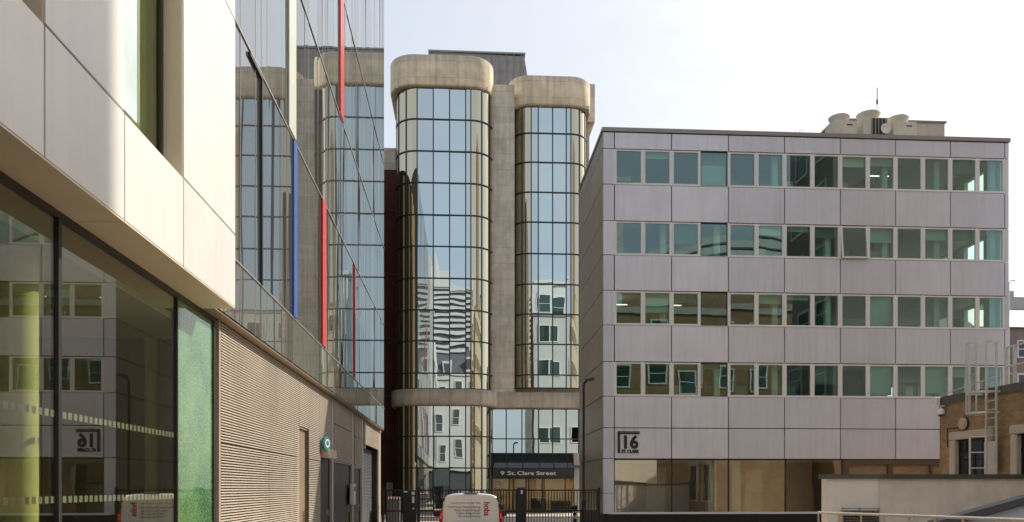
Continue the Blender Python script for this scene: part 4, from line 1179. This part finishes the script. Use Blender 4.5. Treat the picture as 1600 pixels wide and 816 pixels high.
MB().lathe([(0, 0), (.09, 0), (.09, zz - .32), (0, zz - .32)], (x, 39.5, 0), 16).build('shaft', 'white_paint', t)
MB().lathe([(0, zz - .32), (.15, zz - .32), (.15, zz - .14), (.10, zz - .14)], (x, 39.5, 0), 16).build('collar', 'black_metal', t)
MB().lathe([(.09, zz - .14), (.10, zz - .06), (.05, zz), (0, zz)], (x, 39.5, 0), 16).build('cap', 'white_paint', t)
bd = MB()
for z in (.3, .62): bd.lathe([(.094, z), (.094, z + .14)], (x, 39.5, 0), 16)
bd.build('bands', 'black_ink', t)
# street lamp
YLm = 36.6; xlm = X_at(912, YLm); zlm = Z_at(596, xlm, YLm)
t = thing('street_lamp', (xlm, YLm, 0), 'slim black street lamp beside the corner of the grey panel building', 'street lamp')
MB().tube([(xlm, YLm, 0), (xlm, YLm, 1.4)], .085, 12).build('base', 'black_metal', t)
MB().tube([(xlm, YLm, 1.4), (xlm, YLm, zlm - .25), (xlm + .02, YLm - .02, zlm - .08), (xlm + .14, YLm - .05, zlm)], .058, 10).build('post', 'black_metal', t)
hd = MB(); hd.add([(xlm + .02, YLm - .16, zlm - .05), (xlm + .50, YLm - .22, zlm + .06), (xlm + .50, YLm + .10, zlm + .06), (xlm + .02, YLm + .10, zlm - .05), (xlm + .06, YLm - .10, zlm + .11), (xlm + .45, YLm - .14, zlm + .20), (xlm + .45, YLm + .04, zlm + .20), (xlm + .06, YLm + .05, zlm + .11)],
       [(0, 1, 2, 3), (4, 7, 6, 5), (0, 4, 5, 1), (1, 5, 6, 2), (2, 6, 7, 3), (3, 7, 4, 0)])
bevel(hd.build('lamp_head', 'black_metal', t), .03)

# ------------------------------------------------------------------ white van
YV = 25.2; VW = 1.12; xv = X_at(735.8, YV)
V = thing('panel_van', (xv, YV + 2.2, 0), 'white panel van seen from behind with red hobs lettering on its rear doors', 'van')
half = [(0, 1.845), (.25, 1.843), (.5, 1.825), (.66, 1.78), (.745, 1.70), (.785, 1.58), (.825, 1.38), (.865, 1.15), (.895, .95), (.90, .7), (.89, .45), (.84, .30)]
sec = [(-x, z) for x, z in reversed(half[1:])] + half
def vsec(y, h, wsc, zb=None, ins=0):
    o = []
    for x, z in sec:
        zz = z if z < 1.0 else 1.0 + (z - 1.0) * (h - 1.0) / .845
        o.append((xv + x * wsc * VW, YV + y, zz))
    return o
st = [(0, 1.775, .955), (.015, 1.80, .985), (.06, 1.815, 1.0), (.6, 1.82, 1.0), (2.2, 1.82, 1.0), (2.75, 1.79, .99), (3.35, 1.32, .97), (3.5, 1.18, .96), (4.15, 1.04, .92), (4.4, 1.005, .84), (4.45, 1.0, .78)]
bd = MB(); n = len(sec); vs = []
for s_ in st: vs += vsec(*s_)
bd.add(vs, [(i * n + k, i * n + k + 1, (i + 1) * n + k + 1, (i + 1) * n + k) for i in range(len(st) - 1) for k in range(n - 1)], 0, True)
bd.add(vs[:n], [tuple(range(n))], 0); bd.add(vs[-n:], [tuple(reversed(range(n)))], 0)
bd.add(vs, [tuple([i * n for i in range(len(st))] + [i * n + n - 1 for i in reversed(range(len(st)))])], 0)
body = bd.build('body', 'van_paint', V)
# rear doors: two slightly proud skins with pressed panel
def zv(py): return CAMZ + (HZ - py) / F * YV
def xvp(px): return X_at(px, YV)
for sgn in (-1, 1):
    pts = [(.008, .52), (.008, 1.745), (.40, 1.735), (.60, 1.70), (.68, 1.62), (.715, 1.45), (.765, 1.15), (.79, .9), (.79, .52)]
    d_ = MB(); poly = [(xv + sgn * VW * x, z) for x, z in pts]
    d_.prism(poly, 'y', YV - .022, YV + .02)
    do = bevel(d_.build('rear_door', 'van_paint', V), .012, 3)
    ps_ = [(.035, .95), (.035, 1.66), (.40, 1.655), (.56, 1.62), (.62, 1.50), (.655, 1.25), (.60, 1.0), (.5, .95)]
    pp = MB(); pp.prism([(xv + sgn * VW * x, z) for x, z in ps_], 'y', YV - .034, YV - .021)
    bevel(pp.build('pressed_panel', 'van_paint', do), .01, 3)
    hg = MB()
    for z in (1.5, 1.02): hg.box(xv + sgn * VW * .735, xv + sgn * VW * .775, YV - .035, YV - .0, z - .05, z + .05)
    hg.build('hinges', 'van_paint', do)
    # tail lamp and dark pillar strip
    a = [(.80, .88), (.895, .90), (.885, 1.10), (.83, 1.36), (.785, 1.36), (.795, 1.1)]
    tl = MB(); tl.prism([(xv + sgn * VW * x, z - .02) for x, z in a], 'y', YV - .02, YV + .18)
    tlo = bevel(tl.build('tail_lamp', 'tail_glass', V), .012)
    b = [(.825, 1.04), (.865, 1.04), (.845, 1.2), (.815, 1.22)]
    MB().prism([(xv + sgn * VW * x, z - .02) for x, z in b], 'y', YV - .024, YV - .019).build('bulb', 'tail_red', tlo)
    c_ = [(.785, 1.345), (.83, 1.345), (.79, 1.60), (.745, 1.70), (.72, 1.68), (.755, 1.56)]
    MB().prism([(xv + sgn * VW * x, z) for x, z in c_], 'y', YV - .012, YV + .1).build('pillar_trim', 'van_trim', V)
    mi = MB().box(xv + sgn * VW * .93, xv + sgn * VW * 1.13, YV + 2.95, YV + 3.12, .98, 1.2); bevel(mi.build('side_mirror', 'van_trim', V), .05, 3)
    MB().tube([(xv + sgn * VW * .86, YV + 3.0, 1.08), (xv + sgn * VW * .96, YV + 3.03, 1.08)], .03).build('mirror_arm', 'van_trim', V)
    for yw in (.85, 3.6):
        x = xv + sgn * VW * .80
        ty = MB().lathe([(.2, -.1), (.30, -.1), (.325, -.06), (.325, .06), (.30, .1), (.2, .1)], (x, YV + yw, .325), 28, 0, 'x').build('wheel', 'rubber', V)
        MB().lathe([(0, .085 * sgn), (.15, .09 * sgn), (.2, .07 * sgn), (.2, -.07 * sgn), (0, -.07 * sgn)], (x, YV + yw, .325), 24, 0, 'x').build('rim', 'rim', ty)
bevel(MB().box(xv - .98, xv + .98, YV - .09, YV + .12, .30, .52).build('bumper', 'van_trim', V), .03, 3)
MB().box(xv - .26, xv + .26, YV - .032, YV - .0225, .68, .79).build('number_plate', 'plate', V)
bevel(MB().box(xv - .21, xv + .21, YV - .03, YV + .16, 1.80, 1.845).build('brake_lamp', 'brake_grey', V), .012)
MB().tube([(xv - .02, YV + 1.2, 1.82), (xv - .02, YV + 1.1, 2.0)], .008, 6).build('aerial', 'van_trim', V)
MB().box(xv - .80, xv + .80, YV + 2.86, YV + 2.87, 1.0, 1.05).build('dash', 'van_trim', V)
ws = MB(); w0 = vsec(2.80, 1.80, .99); w1 = vsec(3.33, 1.34, .97)
ws.add([Vector(w0[5]) + Vector((0, .03, .01)), Vector(w0[-6]) + Vector((0, .03, .01)), Vector(w1[-6]) + Vector((0, .03, .02)), Vector(w1[5]) + Vector((0, .03, .02))], [(0, 1, 2, 3)])
ws.build('windscreen', 'dark_glass', V)
yt = YV - .036
lines = [('I DIDN\'T KNOW YOU DID THAT', 'red_ink', 786), ('Wide Format Printing & Finishing', 'grey_ink', 792), ('Display Graphics & Signage', 'grey_ink', 797), ('Creative Design Services', 'grey_ink', 801.7), ('3D Printing & Scanning', 'grey_ink', 806.5)]
for s_, mt, py in lines:
    wd = {'red_ink': .0}.get(mt)
    text_obj('door_lettering', s_, .087 if mt == 'grey_ink' else .074, mt, (xvp(750.5), yt, zv(py + 1.6)), (1, 0, 0), (0, 0, 1), V, align='RIGHT', bold=.0012, extrude=.001, sx=.86)
text_obj('logo_lettering', 'hobs', .263, 'red_ink', (xvp(756.5), yt, zv(784.5)), (0, 0, -1), (1, 0, 0), V, bold=.010, extrude=.001, sx=.86)

# ------------------------------------------------------------------ far buildings on the right
def win_grid(root, x0, x1, z0, z1_, nx, nz, Y, w, h, fmat, pmat, dirn=-1, fwid=.12, name='window'):
    """individual windows on a wall that faces -Y (dirn -1) or +Y (dirn 1)"""
    f0 = None
    for i in range(nx):
        for k in range(nz):
            x = x0 + (x1 - x0) * (i + .5) / nx; z = z0 + (z1_ - z0) * (k + .5) / nz
            if f0 is None:
                f = MB(); d = .08
                f.box(-w / 2, -w / 2 + fwid, -d, d, -h / 2, h / 2); f.box(w / 2 - fwid, w / 2, -d, d, -h / 2, h / 2)
                f.box(-w / 2 + fwid, w / 2 - fwid, -d, d, -h / 2, -h / 2 + fwid); f.box(-w / 2 + fwid, w / 2 - fwid, -d, d, h / 2 - fwid, h / 2)
                f.box(-w / 2 + fwid, w / 2 - fwid, -d * .8, d * .8, -.04, .04)
                o = f.build(name, fmat); p = MB().box(-w / 2 + fwid, w / 2 - fwid, -.03, .03, -h / 2 + fwid, h / 2 - fwid).build('pane', pmat); p.parent = o
                f0 = (o, p)
            else:
                o = f0[0].copy(); COL.objects.link(o); p = f0[1].copy(); COL.objects.link(p); p.parent = o
            o.parent = root; o.location = Vector((x, Y, z)) - world(root)
t = thing('distant_building', (56, 80, 0), 'pale grey far building with a stepped top beyond the panel block', 'building')
xq = X_at(1579, 80); zq = Z_at(487, xq, 80)
MB().box(xq - 4, xq + 22, 80, 92, 0, zq).build('wall', 'far_pale', t)
MB().box(X_at(1580, 80), X_at(1588.5, 80), 80.4, 86, zq, Z_at(453, xq, 80)).build('stair_core', 'far_pale', t)
MB().box(X_at(1588.5, 80) + .01, xq + 22, 80.8, 90, zq, Z_at(461, xq, 80)).build('top_storey', 'far_pale', t)
t = thing('distant_brick_block', (46, 64, 0), 'far brick block with white windows right of the panel block', 'building')
xq = X_at(1577, 64); zq = Z_at(497, xq, 64)
MB().box(xq - 3, xq + 20, 64, 76, 0, Z_at(512, xq, 64)).build('wall', 'far_brick', t)
pf = MB(); pf.prism([(63.7, Z_at(512, xq, 64)), (66.5, zq + 1.2), (73, zq + 1.2), (76.3, Z_at(512, xq, 64))], 'x', xq - 3.2, xq + 20.2); pf.build('roof', 'hut', t)
win_grid(t, xq - 2.5, xq + 17.5, 1.0, Z_at(512, xq, 64) - .4, 8, 5, 64.0, 1.2, 1.5, 'white_paint', 'dark_glass')
sc_ = MB()
for k in range(1, 5): sc_.box(xq - 3.02, xq + 20.02, 63.94, 63.999, 1 + 2.6 * k, 1.15 + 2.6 * k)
sc_.build('string_courses', 'stone_trim', t)
t = thing('distant_lamp', (X_at(1580, 60), 60, 0), 'far lamp arm poking out behind the panel block at the right', 'street lamp')
x = X_at(1576, 60); z = Z_at(438, x, 60)
MB().tube([(x, 60, 0), (x, 60, z - .3)], .07).build('post', 'galv', t)
MB().tube([(x, 60, z - .3), (x + .2, 60, z), (X_at(1586, 60), 60, z)], .05).build('arm', 'galv', t)

# ------------------------------------------------------------------ buildings behind the camera (seen in the mirror glass)
t = thing('stucco_building', (-6, -18, 0), 'white stucco building with dark sash windows reflected in the left tower', 'building')
MB().box(-13, 3.4, -28, -15, 5, 21).build('wall', 'white_stucco', t)
MB().box(-13, 3.4, -28, -15.3, 0, 5).build('shop_floor', 'stripe_dark', t)
MB().box(-13.2, 3.6, -28, -14.8, 20.6, 21.2).build('cornice', 'white_stucco', t)
rf = MB(); rf.prism([(-15.2, 21.2), (-17, 25.5), (-27, 25.5), (-28, 21.2)], 'x', -13, 3.4); rf.build('roof', 'slate', t)
win_grid(t, -12.5, 3.2, 5.6, 20.6, 6, 3, -14.98, 1.25, 2.9, 'white_paint', 'stripe_dark', name='window', fwid=.1)
for x in (-10.5, -6.5, -2.5, 1.5): 
    d = MB().box(x - .8, x + .8, -17, -15.3, 21.6, 24.2).build('dormer', 'white_stucco', t)
    MB().box(x - .5, x + .5, -15.29, -15.25, 22.0, 23.8).build('pane', 'stripe_dark', d)
t = thing('striped_tower', (-5, -60, 0), 'tall pale office with dark window stripes and a curved roof reflected in the left tower', 'building')
sb = MB()
for k in range(17): sb.box(-16, 2.0, -75, -60, 26 + k * 1.25, 26 + k * 1.25 + .62)
sb.build('white_bands', 'white_stucco', t)
MB().box(-15.8, 1.8, -74.8, -60.25, 0, 46.5).build('glass_core', 'stripe_dark', t)
arc = [(-16 + 18 * k / 12, 46.6 + 2.4 * math.sin(math.pi * k / 12)) for k in range(13)] + [(2, 46.4), (-16, 46.4)]
MB().prism(arc, 'y', -75, -59.8).build('curved_roof', 'white_stucco', t)
t = thing('pale_block', (17, -24, 0), 'pale panel building with green windows reflected in the right tower', 'building')
MB().box(12.6, 20.0, -34, -24, 0, 40).build('wall', 'pale_clad', t)
win_grid(t, 13.0, 19.6, 14, 39.6, 2, 4, -23.98, 2.5, 3.4, 'white_paint', 'teal_glass')
MB().box(12.4, 20.2, -34.2, -23.8, 40, 40.7).build('parapet', 'pale_clad', t)
t = thing('brown_brick_building', (24, -9, 0), 'brown brick building with white framed windows reflected in the panel block', 'building')
MB().box(11, 46, -16, -9, 0, 21).build('wall', 'brown_brick', t)
MB().box(10.8, 46.2, -16.2, -8.8, 21, 21.7).build('parapet', 'stone_trim', t)
win_grid(t, 11.5, 45.5, 3, 20.5, 9, 4, -8.98, 2.0, 2.6, 'white_paint', 'teal_glass', fwid=.16)
t = thing('low_cream_building', (17, -7, 0), 'low cream rendered building reflected in the ground floor windows of the panel block', 'building')
pz = MB(); pz.prism([(13.5, 0), (24, 0), (24, 3.6), (19.5, 5.2), (13.5, 5.2)], 'y', -8.7, -6.2); pz.build('wall', 'cream_wall', t)
MB().box(13.4, 19.5, -8.75, -6.1, 5.2, 5.4).build('roof_edge', 'coping', t)
MB().box(15, 17.5, -6.25, -6.15, .1, 2.6).build('garage_door', 'bin_grey', t)
t = thing('arched_roof_building', (36, -34, 0), 'grey building under an arched metal roof reflected in the second window row', 'building')
MB().box(21, 56, -50, -33, 0, 31).build('wall', 'brown_brick', t)
arc = [(20.5 + 36 * k / 20, 31 + 6.0 * math.sin(math.pi * k / 20)) for k in range(21)]
MB().prism(arc + [(56.5, 30.6), (20.5, 30.6)], 'y', -50.5, -32.5).build('roof', 'galv', t)
rb_ = MB()
for dz in (1.2, 2.6): rb_.tube([(x, -32.6, z - dz) for x, z in arc[3:-3]], .22, 6)
rb_.build('roof_rails', 'stripe_dark', t)
t = thing('east_tower', (30, 20, 0), 'tall brick building out of frame on the right, seen only in reflections', 'building')
MB().box(23, 40, -6, 27.6, 0, 6.5).build('podium', 'brown_brick', t)
MB().box(23.0, 33, 20.5, 27.6, 6.52, 46).build('tower_shaft', 'far_brick', t)
f0 = None
for y in (25.8, 22.6):
    for z in (9, 12.8, 16.6, 20.4, 24.2, 28, 31.8):
        if f0 is None:
            f = MB(); f.box(-.08, .08, -1, -.85, -1.2, 1.2); f.box(-.08, .08, .85, 1, -1.2, 1.2); f.box(-.08, .08, -.85, .85, -1.2, -1.05); f.box(-.08, .08, -.85, .85, 1.05, 1.2); f.box(-.06, .06, -.85, .85, .3, .38)
            o = f.build('window', 'white_paint'); p = MB().box(-.03, .03, -.85, .85, -1.05, 1.05).build('pane', 'teal_glass'); p.parent = o; f0 = (o, p)
        else:
            o = f0[0].copy(); COL.objects.link(o); p = f0[1].copy(); COL.objects.link(p); p.parent = o
        o.parent = t; o.location = Vector((22.98, y, z)) - world(t)

# ------------------------------------------------------------------ light
SUN = Vector((1.5, 1.0, 1.4)).normalized()
wd = bpy.data.worlds.new('World'); scene.world = wd; wd.use_nodes = True
nt = wd.node_tree
for n in list(nt.nodes): nt.nodes.remove(n)
wo = nt.nodes.new('ShaderNodeOutputWorld'); bg = nt.nodes.new('ShaderNodeBackground'); sky = nt.nodes.new('ShaderNodeTexSky')
sky.sky_type = 'NISHITA'; sky.sun_disc = False
sky.sun_elevation = math.asin(SUN.z); sky.sun_rotation = math.atan2(SUN.x, SUN.y)
sky.air_density = 1.0; sky.dust_density = 4.0; sky.ozone_density = 1.2; sky.altitude = 20
bg.inputs['Strength'].default_value = .15
# thin high haze veils the blue: the sky blends towards pale grey
veil = nt.nodes.new('ShaderNodeMix'); veil.data_type = 'RGBA'; veil.inputs[0].default_value = .6
stc = nt.nodes.new('ShaderNodeTexCoord'); smp = nt.nodes.new('ShaderNodeMapping'); smp.inputs['Scale'].default_value = (1.5, 1.5, 4.5)
nt.links.new(stc.outputs['Generated'], smp.inputs['Vector'])
snz = noise(nt, smp.outputs[0], 1.8, 6, .6); smr = nt.nodes.new('ShaderNodeMapRange')
smr.inputs[1].default_value = .3; smr.inputs[2].default_value = .7; smr.inputs[3].default_value = .56; smr.inputs[4].default_value = .84
nt.links.new(snz, smr.inputs[0]); nt.links.new(smr.outputs[0], veil.inputs[0])
veil.inputs[7].default_value = (3.55, 3.66, 3.66, 1)
nt.links.new(sky.outputs[0], veil.inputs[6]); nt.links.new(veil.outputs[2], bg.inputs[0]); nt.links.new(bg.outputs[0], wo.inputs[0])
sd = bpy.data.lights.new('sun', 'SUN'); sd.energy = 3.4; sd.angle = R(.53); sd.color = (1, .91, .77)
so = bpy.data.objects.new('sun', sd); COL.objects.link(so)
so.rotation_euler = (-SUN).to_track_quat('-Z', 'Y').to_euler()

# ------------------------------------------------------------------ camera
cd = bpy.data.cameras.new('camera'); cam = bpy.data.objects.new('camera', cd); COL.objects.link(cam)
cd.sensor_width = 36; cd.lens = F / 1600 * 36; cd.shift_y = (HZ - 408) / 1600; cd.clip_end = 2000; cd.clip_start = .1
cam.location = (0, 0, CAMZ); cam.rotation_euler = (R(90), 0, -YAW)
scene.camera = cam
scene.view_settings.view_transform = 'Standard'; scene.view_settings.look = 'None'
scene.view_settings.exposure = .62; scene.view_settings.gamma = 1
scene.cycles.use_denoising = True
scene.cycles.max_bounces = 10; scene.cycles.glossy_bounces = 6; scene.cycles.transparent_max_bounces = 12; scene.cycles.diffuse_bounces = 4
scene.cycles.sample_clamp_indirect = 6
scene.cycles.caustics_reflective = False; scene.cycles.caustics_refractive = False
